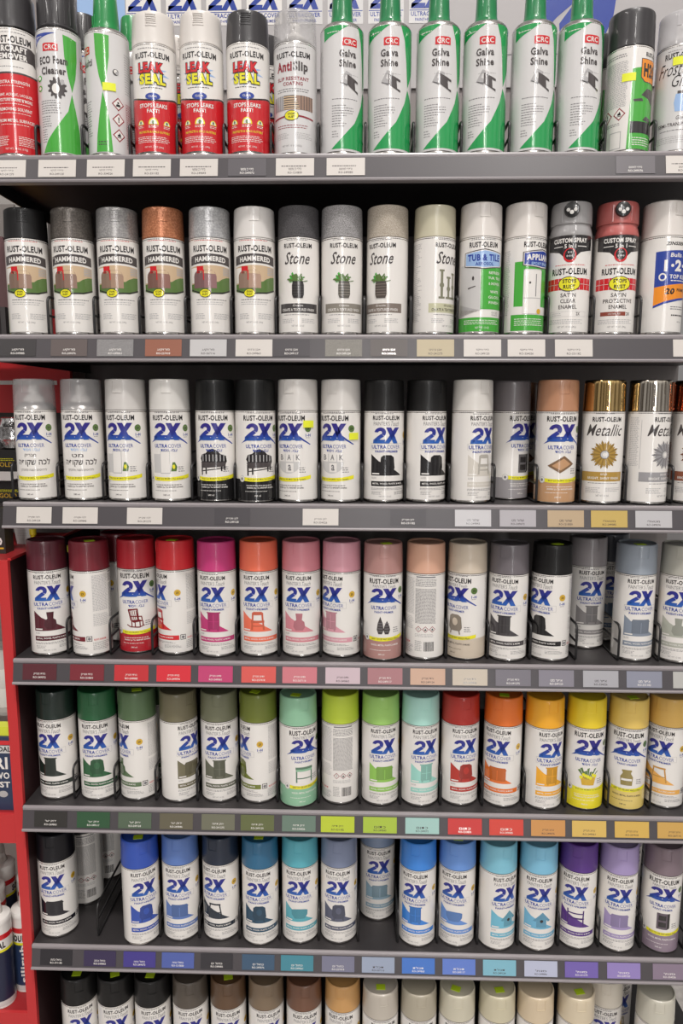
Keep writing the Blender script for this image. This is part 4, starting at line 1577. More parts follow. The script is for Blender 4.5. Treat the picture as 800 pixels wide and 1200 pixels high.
# x, y, rotation of the printed front, type, cap colour, short name, label, options
R1 = [
    (.0403, .042, 9, 'aircraft', (50, 48, 50), 'red and silver remover can', 'red and white paint remover can with black cap at the top left corner', {}),
    (.1085, .042, 6, 'eco', (46, 44, 46), 'foam cleaner can', 'white and green cleaner can with a black gear picture and black cap', {}),
    (.1824, .042, -52, 'multi', (28, 130, 66), 'multi spray can', 'white can with green ribbon turned to show three red hazard diamonds', dict(stick=[('label', 20, .0985)])),
    (.2540, .042, 8, 'leak', WHT, 'first white-capped red leak sealer', 'red and white leak sealer can with white cap beside the green ribbon can', {}),
    (.3260, .042, 4, 'leak', WHT, 'second white-capped red leak sealer', 'red and white leak sealer can with white cap beside the black-capped one', {}),
    (.3965, .042, 4, 'leak', (54, 52, 54), 'black-capped red leak sealer', 'red and white leak sealer can with a black cap', {}),
    (.4681, .042, -2, 'antislip', (200, 198, 196), 'anti-slip can', 'white anti-slip coating can with clear cap and a picture of steps', dict(capm=CLEAR)),
    (.5387, .042, 12, 'galva', GALV, 'first green galvanizing can', 'green and white zinc spray can, first of six, beside the clear-capped can', {}),
    (.6104, .042, -8, 'galva', GALV, 'second green galvanizing can', 'green and white zinc spray can, second of six from the left', {}),
    (.6831, .042, -4, 'galva', GALV, 'third green galvanizing can', 'green and white zinc spray can, third of six from the left', {}),
    (.7530, .042, -14, 'galva', GALV, 'fourth green galvanizing can', 'green and white zinc spray can, fourth of six from the left', {}),
    (.8252, .042, -2, 'galva', GALV, 'fifth green galvanizing can', 'green and white zinc spray can, fifth of six from the left', {}),
    (.8940, .042, 4, 'galva', GALV, 'sixth green galvanizing can', 'green and white zinc spray can, last of six, beside the wide black cap', {}),
    (.9683, .042, 14, 'h2o', (52, 50, 52), 'orange-logo can', 'white and green can with wide black cap, orange logo and yellow price sticker', dict(stick=[('label', -19, .105)])),
    (1.0410, .042, -18, 'frosted', (205, 203, 203), 'frosted glass can', 'pale frosted glass spray can with clear cap at the right end of the top shelf', dict(capm=clear_plastic((205, 203, 205), .6), stick=[('label', -20, .127)])),
]
MAILS = [(150, 122, 106), (140, 112, 98), (160, 132, 112), (140, 100, 90), (140, 104, 104), (170, 140, 122)]
R2 = [
    (.0418, .042, 16, 'hammered', (28, 27, 28), 'black hammered can', 'mailbox-picture can with glossy black cap at the left end of the second shelf', dict(pic='r', acc=MAILS[0])),
    (.1157, .042, 11, 'hammered', (88, 82, 78), 'dark grey hammered can', 'mailbox-picture can with a dark bronze grey hammered cap', dict(pic='p', acc=MAILS[1], capm=HAMM((82, 76, 72), (108, 102, 96)))),
    (.1872, .042, 13, 'hammered', (140, 138, 138), 'mid grey hammered can', 'mailbox-picture can with a mid grey hammered cap beside the copper one', dict(pic='r', acc=MAILS[2], capm=HAMM((138, 136, 136), (168, 166, 164)))),
    (.2592, .042, 14, 'hammered', (165, 105, 75), 'copper hammered can', 'mailbox-picture can with a copper orange hammered cap', dict(pic='p', acc=MAILS[3], capm=HAMM((160, 98, 66), (196, 130, 94)))),
    (.3323, .042, 12, 'hammered', (165, 165, 165), 'silver hammered can', 'mailbox-picture can with a silver grey hammered cap right of the copper one', dict(pic='p', acc=MAILS[4], capm=HAMM((158, 158, 160), (188, 188, 188)))),
    (.4025, .042, 9, 'hammered', (212, 208, 204), 'white hammered can', 'mailbox-picture can with a plain white cap', dict(pic='p', acc=MAILS[5])),
    (.4718, .042, 2, 'stone', (60, 58, 60), 'charcoal stone can', 'potted-plant can with speckled charcoal stone cap', dict(pic='plant', acc=(70, 66, 66), capm=STON((52, 50, 52), (84, 82, 84)))),
    (.5394, .042, 8, 'stone', (130, 128, 128), 'grey stone can', 'potted-plant can with speckled grey stone cap', dict(pic='plant', acc=(136, 130, 120), capm=STON((112, 110, 110), (168, 166, 166)))),
    (.6103, .042, -19, 'stone', (160, 150, 138), 'tan stone can', 'potted-plant can with speckled tan stone cap', dict(pic='plant', acc=(124, 112, 104), capm=STON((150, 140, 126), (188, 178, 164)))),
    (.6835, .042, 38, 'stone', (190, 184, 160), 'cream stone can', 'can with pale cream cap and candlestick picture, turned to the right', dict(pic='candle', acc=(192, 190, 160))),
    (.7545, .042, 2, 'tub', WHT, 'tub and tile can', 'white-capped can with light blue plaque and green lower band', {}),
    (.8233, .042, 26, 'appliance', WHT, 'appliance can', 'white-capped can with dark blue plaque and a white fridge on green', {}),
    (.8925, .042, -15, 'custom', (190, 188, 188), 'clear trigger can', 'clear-capped trigger spray can with black dial and red brick band', dict(pic=(('SATIN', 'CLEAR', 'ENAMEL'), False), capm=clear_plastic((190, 188, 188), .62))),
    (.9628, .042, -5, 'custom', (176, 92, 88), 'red trigger can', 'dusty red-capped trigger spray can with black dial', dict(pic=(('SATIN', 'PROTECTIVE', 'ENAMEL'), True), acc=(136, 66, 52))),
    (1.0348, .042, 20, 'zinsser', WHT, 'blue and orange primer can', 'white primer can with blue block and orange band at the right end', {}),
]
R3 = [
    (.0419, .0383, 4, 'lacquer', (170, 168, 168), 'first clear lacquer can', 'clear-capped lacquer can with large Hebrew title at the left end of the third shelf', dict(pic='מבריק', capm=CLEAR)),
    (.1172, .0419, 3, 'lacquer', (170, 168, 168), 'second clear lacquer can', 'clear-capped lacquer can with large Hebrew title, second on the third shelf', dict(pic='מט', capm=CLEAR)),
    (.1903, .0400, -6, 'import', (196, 192, 188), 'first white cabinet can', 'white-capped can with a pale cabinet picture beside the Hebrew lacquer cans', dict(pic='handles', acc=(206, 202, 198))),
    (.2622, .0381, 5, 'import', (206, 203, 198), 'second white cabinet can', 'white-capped can with a pale cabinet picture beside the glossy black can', dict(pic='handles', acc=(206, 202, 198))),
    (.3354, .0416, 1, 'import', (26, 25, 26), 'first glossy black can', 'glossy black can with iron bench picture, left of its twin', dict(pic='iron_bench', stick=[('top', 5)])),
    (.4012, .0341, 19, 'import', (26, 25, 26), 'second glossy black can', 'glossy black can with iron bench picture, right of its twin', dict(pic='iron_bench', stick=[('top', -25)])),
    (.4693, .0374, -21, 'import', (204, 200, 195), 'first letter block can', 'white-capped can with letter blocks and yellow sticker high on its label', dict(pic='blocks', acc=(206, 202, 198), stick=[('label', 36, .124)])),
    (.5382, .0407, -22, 'import', (204, 200, 195), 'second letter block can', 'white-capped can with letter blocks and yellow sticker lower on its label', dict(pic='blocks', acc=(206, 202, 198), stick=[('label', 42, .105)])),
    (.6079, .0440, 6, 'touch', (34, 32, 33), 'first flat black can', 'flat black-capped can with black colour patch, left of its twin', dict(pic='armchair', acc=(36, 34, 35), stick=[('top', 20)])),
    (.6764, .0473, 25, 'touch', (34, 32, 33), 'second flat black can', 'flat black-capped can with black colour patch, right of its twin', dict(pic='armchair', acc=(36, 34, 35), stick=[('top', -10)])),
    (.7491, .0402, 27, 'touch', (208, 204, 198), 'ivory white can', 'off-white can with white cap turned right, beside the flat black cans', dict(pic='chair', acc=(206, 200, 190))),
    (.8193, .0869, 33, 'import', (118, 112, 114), 'grey set-back can', 'grey metallic can set back behind the copper-tan can', dict(pic='cubby', acc=(150, 146, 148))),
    (.8838, .0394, 3, 'import', (176, 128, 98), 'copper tan can', 'tan-copper capped can with square plate picture and tan lower half', dict(pic='plate', acc=(188, 146, 108))),
    (.9572, .0398, -10, 'metallic', (220, 180, 110), 'gold mirror can', 'can with mirror gold cap and gold sunburst', dict(pic='GOLD', acc=(172, 138, 66), capm=mat((224, 190, 130), .10, 1.0, name='gold_chrome'))),
    (1.0273, .0360, 32, 'metallic', (210, 200, 185), 'silver mirror can', 'can with mirror silver cap and grey sunburst', dict(pic='SILVER', acc=(150, 148, 150), capm=mat((214, 204, 190), .10, 1.0, name='silver_chrome'))),
    (1.1036, .0480, -14, 'metallic', (190, 110, 80), 'copper mirror can', 'can with mirror copper cap at the right edge of the third shelf', dict(pic='COPPER', acc=(140, 84, 62), capm=mat((205, 130, 96), .12, 1.0, name='copper_chrome'))),
]
R4 = [
    (.0457, .0428, 20, 'touch', (86, 34, 44), 'burgundy can', 'burgundy-capped can at the left end of the fourth shelf', dict(pic='vase')),
    (.1177, .0412, -72, 'touch', (112, 34, 44), 'dark red can', 'dark red-capped can turned sideways so its fine print faces out', dict(pic='armchair', stick=[('top', 30), ('label', -88, .178)])),
    (.1908, .0605, 9, 'import', (172, 36, 46), 'red chair can', 'red-capped can with red lower half, yellow ribbon and chair picture', dict(pic='rocker')),
    (.2592, .0544, -52, 'touch', (206, 44, 50), 'bright red can', 'bright red-capped can turned left with gold badge facing out', dict(pic='chair', stick=[('top', -10)])),
    (.3308, .0460, -5, 'touch', (190, 58, 116), 'magenta can', 'magenta-capped can with magenta cabinet picture', dict(pic='cabinet')),
    (.4008, .0509, -1, 'touch', (232, 112, 84), 'coral can', 'coral orange-capped can with chair picture', dict(pic='chair')),
    (.4723, .0509, -6, 'touch', (208, 132, 142), 'rose pink can', 'rose pink-capped can beside the coral one', dict(pic='vase')),
    (.5400, .0516, -36, 'touch', (212, 152, 164), 'light pink can', 'light pink-capped can turned left, beside the mauve can', dict(pic='cabinet')),
    (.6092, .0389, 2, 'plain', (170, 128, 122), 'mauve can', 'dusty mauve-capped can with pine cone picture and yellow ribbon', dict(pic='cones', stick=[('top', 25)])),
    (.6798, .0441, 176, 'touch', (208, 162, 138), 'peach can', 'peach-capped can turned to show back print, hazard diamonds and barcode', dict(pic='chair')),
    (.7490, .0465, -42, 'plain', (200, 186, 168), 'cream can', 'cream-capped can with armchair picture and yellow ribbon', dict(pic='armchair')),
    (.8168, .0420, -24, 'touch', (106, 100, 104), 'dark grey can', 'dark grey-capped can with dark chair picture', dict(pic='cabinet', acc=(72, 68, 70))),
    (.8878, .0444, -50, 'touch', (34, 32, 33), 'black armchair can', 'black-capped can turned left beside the set-back grey can', dict(pic='armchair', stick=[('top', 28)])),
    (.9661, .1091, 0, 'touch', (146, 140, 142), 'set-back grey can', 'warm grey-capped can set back behind the wire divider', dict(pic='cabinet', acc=(140, 136, 136))),
    (1.0265, .0492, 0, 'touch', (142, 150, 160), 'blue grey can', 'light blue grey-capped can with blue grey basket picture', dict(pic='chest', acc=(128, 138, 152), stick=[('top', 5)])),
    (1.0980, .0423, -25, 'touch', (168, 166, 156), 'sage grey can', 'pale sage grey-capped can at the right end of the fourth shelf', dict(pic='vase', acc=(172, 174, 162))),
]
R5 = [
    (.0432, .0497, -6, 'touch', (28, 42, 36), 'blackish green can', 'very dark green-capped can at the left end of the fifth shelf', dict(pic='cabinet')),
    (.1158, .0492, 9, 'touch', (38, 92, 56), 'green can', 'emerald green-capped can with green chair picture', dict(pic='armchair')),
    (.1853, .0509, -49, 'touch', (88, 112, 78), 'leaf green can', 'olive green-capped can turned left with gold badge facing out', dict(pic='vase', stick=[('top', 20)])),
    (.2582, .0478, 52, 'touch', (110, 104, 80), 'khaki can', 'khaki brown-capped can turned right', dict(pic='chest')),
    (.3287, .0500, 5, 'touch', (112, 114, 90), 'grey green can', 'grey green-capped can with dark green picture', dict(pic='cabinet', acc=(96, 98, 82))),
    (.3967, .0494, -58, 'touch', (110, 120, 46), 'moss can', 'moss green-capped can turned left with gold badge facing out', dict(pic='armchair', stick=[('top', -20)])),
    (.4668, .0383, 23, 'plain', (138, 184, 152), 'mint can', 'mint green can with mint lower half, table picture and yellow ribbon', dict(pic='table', stick=[('top', -15)])),
    (.5385, .0499, 190, 'touch', (186, 206, 60), 'lime can', 'lime green-capped can turned to show its back print', dict(pic='chair')),
    (.6080, .0481, 9, 'touch', (152, 196, 104), 'light green can', 'light green-capped can beside the pale aqua can', dict(pic='chest', acc=(140, 190, 84))),
    (.6764, .0476, 13, 'touch', (168, 214, 202), 'aqua can', 'pale aqua-capped can with pale aqua picture', dict(pic='cabinet', acc=(150, 206, 194))),
    (.7453, .0524, 10, 'touch', (176, 48, 38), 'tomato red can', 'tomato red-capped can between the aqua and orange cans', dict(pic='armchair')),
    (.8181, .0494, -28, 'touch', (222, 112, 42), 'orange can', 'orange-capped can with lime sticker on its cap', dict(pic='chest', stick=[('top', -10)])),
    (.8868, .0437, 12, 'touch', (232, 166, 42), 'amber can', 'amber yellow-capped can turned right, beside the bright yellow can', dict(pic='cabinet')),
    (.9578, .0459, -4, 'import', (226, 198, 44), 'yellow can', 'bright yellow can with yellow lower half and flower picture', dict(pic='flowers', acc=(228, 212, 46))),
    (1.0291, .0469, -16, 'plain', (220, 188, 98), 'pale yellow can', 'pale yellow can with jar picture and yellow ribbon', dict(pic='jar', acc=(218, 194, 112), stick=[('top', 8)])),
    (1.0984, .0540, -42, 'touch', (216, 174, 92), 'golden can', 'golden tan-capped can at the right end of the fifth shelf', dict(pic='stool', acc=(228, 170, 84))),
]
R6 = [
    (.0307, .0457, 6, 'touch', (28, 27, 36), 'blue black can', 'blue black-capped can standing alone at the left end of the sixth shelf', dict(pic='chest')),
    (.1858, .0320, 28, 'touch', (46, 78, 168), 'royal blue can', 'royal blue-capped can jutting over the shelf edge', dict(pic='armchair', stick=[('top', 10)])),
    (.2544, .0442, 4, 'touch', (88, 118, 180), 'periwinkle can', 'muted periwinkle blue-capped can beside the royal blue one', dict(pic='chest')),
    (.3259, .0472, -14, 'touch', (32, 42, 60), 'navy can', 'navy-capped can with dark stool picture', dict(pic='stool', acc=(34, 46, 58))),
    (.3977, .0384, 0, 'touch', (44, 98, 132), 'petrol blue can', 'petrol blue-capped can beside the teal can', dict(pic='armchair', acc=(36, 72, 96), stick=[('top', 0)])),
    (.4678, .0446, -1, 'touch', (86, 166, 180), 'teal can', 'teal-capped can with teal bowl picture', dict(pic='bowl')),
    (.5370, .0466, -3, 'touch', (118, 128, 154), 'slate can', 'slate blue-capped can with dark slate picture', dict(pic='armchair', acc=(84, 88, 108))),
    (.6067, .1061, 4, 'touch', (122, 138, 164), 'set-back steel blue can', 'steel blue-capped can set back behind an empty spot', dict(pic='chest', acc=(140, 168, 184))),
    (.6763, .0428, -14, 'touch', (58, 128, 210), 'sky blue can', 'bright sky blue-capped can right of the empty spot', dict(pic='cabinet')),
    (.7458, .0449, -18, 'touch', (100, 142, 208), 'cornflower can', 'cornflower blue-capped can beside the bright sky blue one', dict(pic='bowl', stick=[('top', -5)])),
    (.8162, .0390, 17, 'touch', (124, 186, 206), 'pale blue birdhouse can', 'pale aqua blue-capped can with birdhouse, left of its twin', dict(pic='birdhouse', acc=(110, 180, 204))),
    (.8864, .0392, -9, 'touch', (122, 182, 210), 'light blue birdhouse can', 'light blue-capped can with birdhouse, beside the purple can', dict(pic='birdhouse', acc=(110, 174, 206))),
    (.9575, .0457, -22, 'touch', (84, 48, 128), 'purple can', 'deep purple-capped can with purple bench picture', dict(pic='bench')),
    (1.0262, .0414, -12, 'touch', (158, 142, 186), 'lavender can', 'lavender-capped can with lavender chest picture', dict(pic='chest')),
    (1.1026, .0417, -15, 'plain', (122, 106, 114), 'plum grey can', 'plum grey can with cubby picture at the right end of the sixth shelf', dict(pic='cubby', acc=(140, 124, 138))),
]
R7 = [
    (.0594, .045, 22, 'touch', (34, 32, 32), 'first black lower can', 'black-capped can at the left end of the bottom row', dict(pic='chair', acc=(36, 34, 34), stick=[('top', 6)])),
    (.1266, .045, 18, 'touch', (30, 28, 28), 'second black lower can', 'shiny black-capped can, second in the bottom row', dict(pic='chair', acc=(36, 34, 34), stick=[('top', 20)])),
    (.1951, .045, 18, 'touch', (34, 32, 32), 'third black lower can', 'black-capped can, third in the bottom row, beside the smoky brown one', dict(pic='chair', acc=(36, 34, 34), stick=[('top', 0)])),
    (.2651, .045, 12, 'touch', (80, 72, 64), 'smoky brown can', 'smoky grey brown-capped can in the bottom row', dict(pic='chest')),
    (.3348, .045, 8, 'touch', (92, 68, 48), 'dark brown can', 'dark brown-capped can with lime sticker in the bottom row', dict(pic='chest', stick=[('top', 14)])),
    (.4044, .045, 16, 'touch', (120, 102, 82), 'taupe can', 'taupe-capped can in the bottom row', dict(pic='vase')),
    (.4737, .045, 8, 'touch', (108, 74, 56), 'chestnut can', 'chestnut brown-capped can in the bottom row', dict(pic='vase')),
    (.5444, .045, -6, 'touch', (192, 146, 90), 'caramel can', 'caramel tan-capped can in the bottom row', dict(pic='chair')),
    (.6126, .031, 10, 'touch', (184, 176, 164), 'stone grey can', 'light stone grey-capped can with lime sticker, right of the caramel one', dict(pic='chair', stick=[('top', 0)])),
    (.6814, .031, 5, 'touch', (170, 162, 144), 'putty can', 'putty grey-capped can in the bottom row', dict(pic='chair')),
    (.7500, .031, -4, 'touch', (196, 190, 170), 'first ivory can', 'ivory-capped can with lime sticker, right of the putty one', dict(pic='chair', stick=[('top', -22)])),
    (.8214, .031, 3, 'touch', (198, 190, 164), 'second ivory can', 'yellowish ivory-capped can with lime sticker, left of the sand-capped one', dict(pic='chair', stick=[('top', 8)])),
    (.8896, .031, 4, 'touch', (206, 188, 160), 'sand can', 'warm sand-capped can without sticker in the bottom row', dict(pic='chair')),
    (.9614, .031, 0, 'touch', (208, 194, 168), 'linen can', 'linen cream-capped can with lime sticker on its grey top', dict(pic='chair', stick=[('top', 12)])),
    (1.0245, .068, -14, 'touch', (208, 200, 186), 'set-back off-white can', 'off-white-capped can set back, its maker name showing, in the bottom row', dict(pic='chair')),
    (1.1021, .031, -10, 'touch', (194, 190, 176), 'pale grey end can', 'pale grey cream-capped can at the right end of the bottom row', dict(pic='chair')),
]
ROWS = [R1, R2, R3, R4, R5, R6, R7]
GROUPS = ['cans on the top shelf', 'cans on the second shelf', 'cans on the third shelf', 'cans on the fourth shelf', 'cans on the fifth shelf',
          'cans on the sixth shelf', 'cans on the lowest shelf']
for r, row in enumerate(ROWS):
    for (x, y, rot, typ, col, nick, label, opt) in row:
        build_can(r, x, y, rot, typ, col, label, GROUPS[r], **opt)

# cans of the second rank that show through the gaps
BEHIND = [
    (0, .1200, .112, 20, 'eco', (46, 44, 46), 'white and green cleaner can standing behind the front gear-picture can', {}),
    (0, .2000, .112, 20, 'multi', (28, 130, 66), 'white can with green cap standing behind the hazard diamond can', {}),
    (0, .2720, .112, 30, 'leak', WHT, 'white-capped sealer can half hidden behind the first leak sealer', {}),
    (0, .4130, .112, 8, 'leak', (54, 52, 54), 'black-capped sealer can half hidden behind the front black-capped one', {}),
    (0, .9560, .112, 0, 'h2o', (52, 50, 52), 'black-capped can with orange logo behind the sixth green zinc can', {}),
    (2, .9000, .112, 20, 'import', (176, 128, 98), 'tan-copper can standing behind the front copper-tan can', dict(pic='plate', acc=(188, 146, 108))),
    (2, .8490, .160, 10, 'import', (150, 110, 84), 'tan-capped can deep behind the grey metallic can', dict(pic='plate', acc=(176, 130, 98))),
    (2, 1.0660, .112, 10, 'metallic', (190, 110, 80), 'mirror copper can half hidden behind the silver mirror can', dict(pic='COPPER', acc=(140, 84, 62), capm=mat((205, 130, 96), .12, 1.0))),
    (3, .1420, .118, -80, 'touch', (120, 36, 46), 'dark red-capped can half hidden behind the sideways dark red can', dict(pic='armchair')),
    (3, 1.0190, .152, 4, 'touch', (86, 90, 100), 'dark slate-capped can half hidden behind the blue grey can', dict(pic='chest', acc=(88, 110, 140))),
    (4, .2130, .120, -60, 'touch', (88, 112, 78), 'olive green-capped can half hidden behind the front olive green can', dict(pic='vase')),
    (5, .0470, .1300, 206, 'touch', (30, 29, 38), 'can turned back to front behind the blue black can', dict(pic='chest')),
    (5, .0640, .2050, 190, 'touch', (30, 29, 38), 'can deep in shadow, last behind the blue black can', dict(pic='chest')),
    (5, 1.0620, .118, 6, 'touch', (176, 160, 190), 'lavender-capped can half hidden behind the front lavender can', dict(pic='chest')),
    (6, 1.0640, .126, 0, 'touch', (206, 196, 176), 'cream-capped can with lime sticker behind the pale grey end can', dict(pic='chair', stick=[('top', 0)])),
]
for (r, x, y, rot, typ, col, label, opt) in BEHIND:
    build_can(r, x, y, rot, typ, col, label, 'cans half hidden in the second rank', **opt)


# ------------------------------------------------------------------ wire dividers between the lanes
def divider_mesh(h, depth):
    def fn():
        b = MB()
        r = .0021
        pts = [(0, depth, .0022), (0, .0, .0022), (0, -.0018, .003), (0, -.0022, .006), (0, -.0022, h - .010)]
        for k in range(1, 6):
            t = math.pi / 2 * k / 5
            pts.append((0, -.0022 + .010 * (1 - math.cos(t)), h - .010 + .010 * math.sin(t)))
        pts += [(0, depth, h)]
        b.tube(pts, r)
        b.tube([(0, -.0022, h * .52), (0, depth, h * .52)], r * .9)
        b.tube([(0, depth, 0.0022), (0, depth, h)], r)
        b.tube([(0, depth * .5, 0.0022), (0, depth * .5, h)], r)
        return b.mesh('wire_divider', [WIRE], angle=60)
    return shared(('div', h, depth), fn)


for r in range(6):
    row = ROWS[r]
    xs = [c[0] for c in row]
    for k in range(-1, len(row)):
        if k == -1:
            if r not in (2,):
                continue
            x = xs[0] - .0365
            lab = 'black wire divider at the left end of the third shelf'
        else:
            if k == len(row) - 1:
                x = xs[k] + .036
                if r in (1, 2):
                    continue
                lab = 'black wire divider right of the %s' % row[k][5]
            else:
                x = (xs[k] + xs[k + 1]) / 2
                lab = 'black wire divider between %s and %s' % (row[k][5], row[k + 1][5])
        if r == 5 and k == 0:
            x = xs[0] + .0365 + .042
        o = link('wire_divider', divider_mesh(.060 if r else .052, .36), None, (x, .0240, SHELF_Z[r] + .0002))
        tag(o, lab, 'shelf divider', 'wire dividers')

# ------------------------------------------------------------------ price tickets in the rails
g = lambda *a: tuple(a)
TK = [
    [(.041, WHT), (.1163, WHT), (.1894, WHT), (.2584, WHT), (.3285, WHT), (.4002, (92, 88, 92)), (.4710, WHT), (.5460, WHT), (.9680, (106, 102, 106)), (1.0400, WHT)],
    [(.0408, (60, 56, 58)), (.1207, (98, 88, 85)), (.1923, (126, 124, 124)), (.2670, (150, 94, 74)), (.3362, (196, 194, 194)), (.4065, WHT), (.4641, (68, 64, 68)), (.5437, (124, 120, 114)),
     (.6126, (92, 84, 82)), (.6832, (190, 176, 146)), (.7542, WHT), (.8205, WHT), (.8916, WHT), (1.0682, WHT)],
    [(.0507, WHT), (.1250, WHT), (.2284, WHT), (.3680, (66, 62, 66)), (.5081, WHT), (.6459, (70, 66, 70)), (.7475, (200, 198, 200)), (.8174, (176, 172, 176)), (.8918, (186, 162, 130)), (.9592, (196, 168, 92)), (1.0278, (190, 188, 190))],
    [(.0445, (92, 42, 50)), (.1233, (124, 46, 54)), (.1969, (196, 52, 58)), (.2668, (218, 50, 62)), (.3357, (196, 68, 116)), (.4065, (220, 92, 86)), (.4736, (208, 122, 132)), (.5439, (206, 184, 192)),
     (.6127, (172, 120, 124)), (.6819, (206, 170, 148)), (.7502, (204, 192, 176)), (.8197, (120, 116, 124)), (.8890, (134, 130, 140)), (.9601, (172, 170, 176)), (1.0296, (140, 142, 158)), (1.1036, (186, 184, 180))],
    [(.0484, (54, 52, 50)), (.1217, (52, 88, 60)), (.1925, (88, 104, 84)), (.2631, (104, 98, 80)), (.3342, (114, 114, 96)), (.4007, (102, 108, 68)), (.4707, (108, 130, 116)), (.5361, (190, 206, 56)),
     (.6071, (172, 196, 66)), (.6778, (166, 204, 196)), (.7491, (206, 60, 58)), (.8180, (214, 70, 58)), (.8873, (206, 148, 84)), (.9551, (218, 182, 96)), (1.0255, (214, 176, 88)), (1.0956, (206, 164, 88))],
    [(.0437, (46, 44, 48)), (.1207, (60, 50, 82)), (.1906, (72, 62, 140)), (.2581, (84, 100, 170)), (.3262, (54, 52, 56)), (.3985, (64, 90, 116)), (.4662, (72, 138, 154)), (.5374, (124, 124, 146)),
     (.6068, (158, 168, 190)), (.6761, (74, 122, 204)), (.7459, (100, 130, 208)), (.8155, (130, 186, 204)), (.8863, (188, 192, 214)), (.9555, (118, 98, 176)), (1.0274, (150, 132, 192)), (1.1048, (138, 122, 140))],
]
TEXTC = [['ספריי לניקוי', 'ספריי רב שימושי', 'ספריי לאיטום'], ['מרוקע', 'אבן גרניט', 'ספריי אפוקסי'], ['לכה שקופה', 'לבן מבריק', 'שחור מט', 'מטאלי'],
         ['בורדו מבריק', 'אדום מבריק', 'ורוד מבריק', 'אפור מט'], ['ירוק יער', 'ירוק תפוח', 'כתום', 'צהוב מבריק'], ['כחול כהה', 'כחול ים', 'תכלת', 'סגול']]
CODES = ['241275', '267116', '1210830', '249120', '249863', '249085', '334026', '249117', '249076', '331182', '249124', '249061', '249843', '249846', '257418', '249072']
fx = Vector((0, FP1[0] - FP0[0], FP1[1] - FP0[1]))
flen = fx.length
fdn = fx / flen
fup = -fdn
fn_ = Vector((0, fup.z, -fup.y)) * -1
if fn_.y > 0:
    fn_ = -fn_


def nearest(row, x):
    return min(row, key=lambda c: abs(c[0] - x))


NAMECOL = lambda c: ('black' if max(c) < 72 else 'dark grey' if max(c) < 112 and max(c) - min(c) < 24 else 'white' if min(c) > 198 else 'pale grey' if max(c) - min(c) < 26 and min(c) > 150 else 'grey' if max(c) - min(c) < 24 else 'coloured')
used = set()
for r, row in enumerate(TK):
    for k, (x, c) in enumerate(row):
        lum = .3 * c[0] + .59 * c[1] + .11 * c[2]
        hh, ww = .0262, .0282
        org = Vector((x, FP0[0], SHELF_Z[r] + FP0[1])) + fdn * .0014 + fn_ * .0003
        b = MB()
        # thin paper slip lying on the rail face, frame: x, up along the face, outward
        vs = []
        for dn in (0, .0005):
            for (sx, sd) in ((-1, hh), (1, hh), (1, 0), (-1, 0)):
                vs.append(Vector((sx * ww, 0, 0)) + fdn * sd + fn_ * dn)
        b.add(vs, [(4, 5, 6, 7), (0, 3, 2, 1), (0, 1, 5, 4), (1, 2, 6, 5), (2, 3, 7, 6), (3, 0, 4, 7)], 0)
        a = Art()
        tc = TEXTC[r]
        code = 'RO-' + CODES[(k * 3 + r * 5) % len(CODES)]
        white_txt = lum < 150
        a.t(heb(tc[min(len(tc) - 1, k * len(tc) // len(row))]), 0, -18.2, -14.6, 19, 'W' if white_txt else 'd', 0, .01)
        a.t(code, 0, -23.4, -20.2, 21, 'W' if white_txt else 'd', 0, .01)
        if r == 0 and lum > 150:
            a.lines(-20, 20, -11.4, -13, 4, 'd', 0, 1.3, k + 300)
        a.flat(b, ['P', 'W', 'd'], fn_ * .0005, (1, 0, 0), fup, fn_, 0.00005)
        pm = mat(tuple(int(v * .93) for v in c), .36, name='ticket_paper')
        if r == 1 and k in (2, 7):
            pm = speckle(dark(c, .85), tuple(min(255, int(v * 1.15)) for v in c), 1500, .5)
        o = b.obj('price_ticket', [pm, PR['W'], PR['d']], None, org, smooth=False)
        cn = nearest(ROWS[r], x)
        nm = {'white': 'white', 'pale grey': 'pale grey', 'grey': 'grey', 'dark grey': 'dark grey', 'black': 'blackish'}.get(NAMECOL(c), 'colour swatch')
        lab = '%s price ticket in the rail below the %s' % (nm, cn[5])
        n = 2
        while lab in used:
            lab = '%s price ticket in the rail beside the one below the %s' % (nm, cn[5])
            n += 1
            if n > 3:
                break
        used.add(lab)
        tag(o, lab, 'price ticket', 'price tickets')

# ------------------------------------------------------------------ neighbouring red display on the left
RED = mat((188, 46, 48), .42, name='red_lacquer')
REDB = mat((150, 30, 34), .5, name='red_lacquer_dark')  # darker red for the trays and top plate
disp = empty('display_stand', (-.16, .15, -1.10), 'bright red metal display stand standing left of the can shelves', 'display stand')
# side post with sloping top: front face, side sheet
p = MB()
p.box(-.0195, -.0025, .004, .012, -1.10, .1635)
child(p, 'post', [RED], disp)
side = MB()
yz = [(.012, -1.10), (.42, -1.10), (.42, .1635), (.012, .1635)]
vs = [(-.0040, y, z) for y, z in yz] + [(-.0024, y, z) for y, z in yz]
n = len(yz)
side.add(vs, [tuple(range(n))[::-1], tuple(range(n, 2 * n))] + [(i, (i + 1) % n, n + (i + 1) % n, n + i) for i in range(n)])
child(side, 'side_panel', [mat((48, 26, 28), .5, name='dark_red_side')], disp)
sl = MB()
sl.box(-.0060, -.0008, .012, .42, .1620, .1660)
child(sl, 'top_edge', [RED], disp)
for za, zb in ((-.3345, -.2810), (-.72, -.6640)):
    child(MB().box(-.40, -.0196, .004, .010, za, zb), 'front_rail', [RED], disp)
    child(MB().box(-.40, -.0196, .010, .30, zb - .006, zb - .002), 'tray', [REDB], disp)
child(MB().box(-.40, -.0196, .32, .325, -1.05, .15), 'backing', [mat((150, 144, 138), .6)], disp)

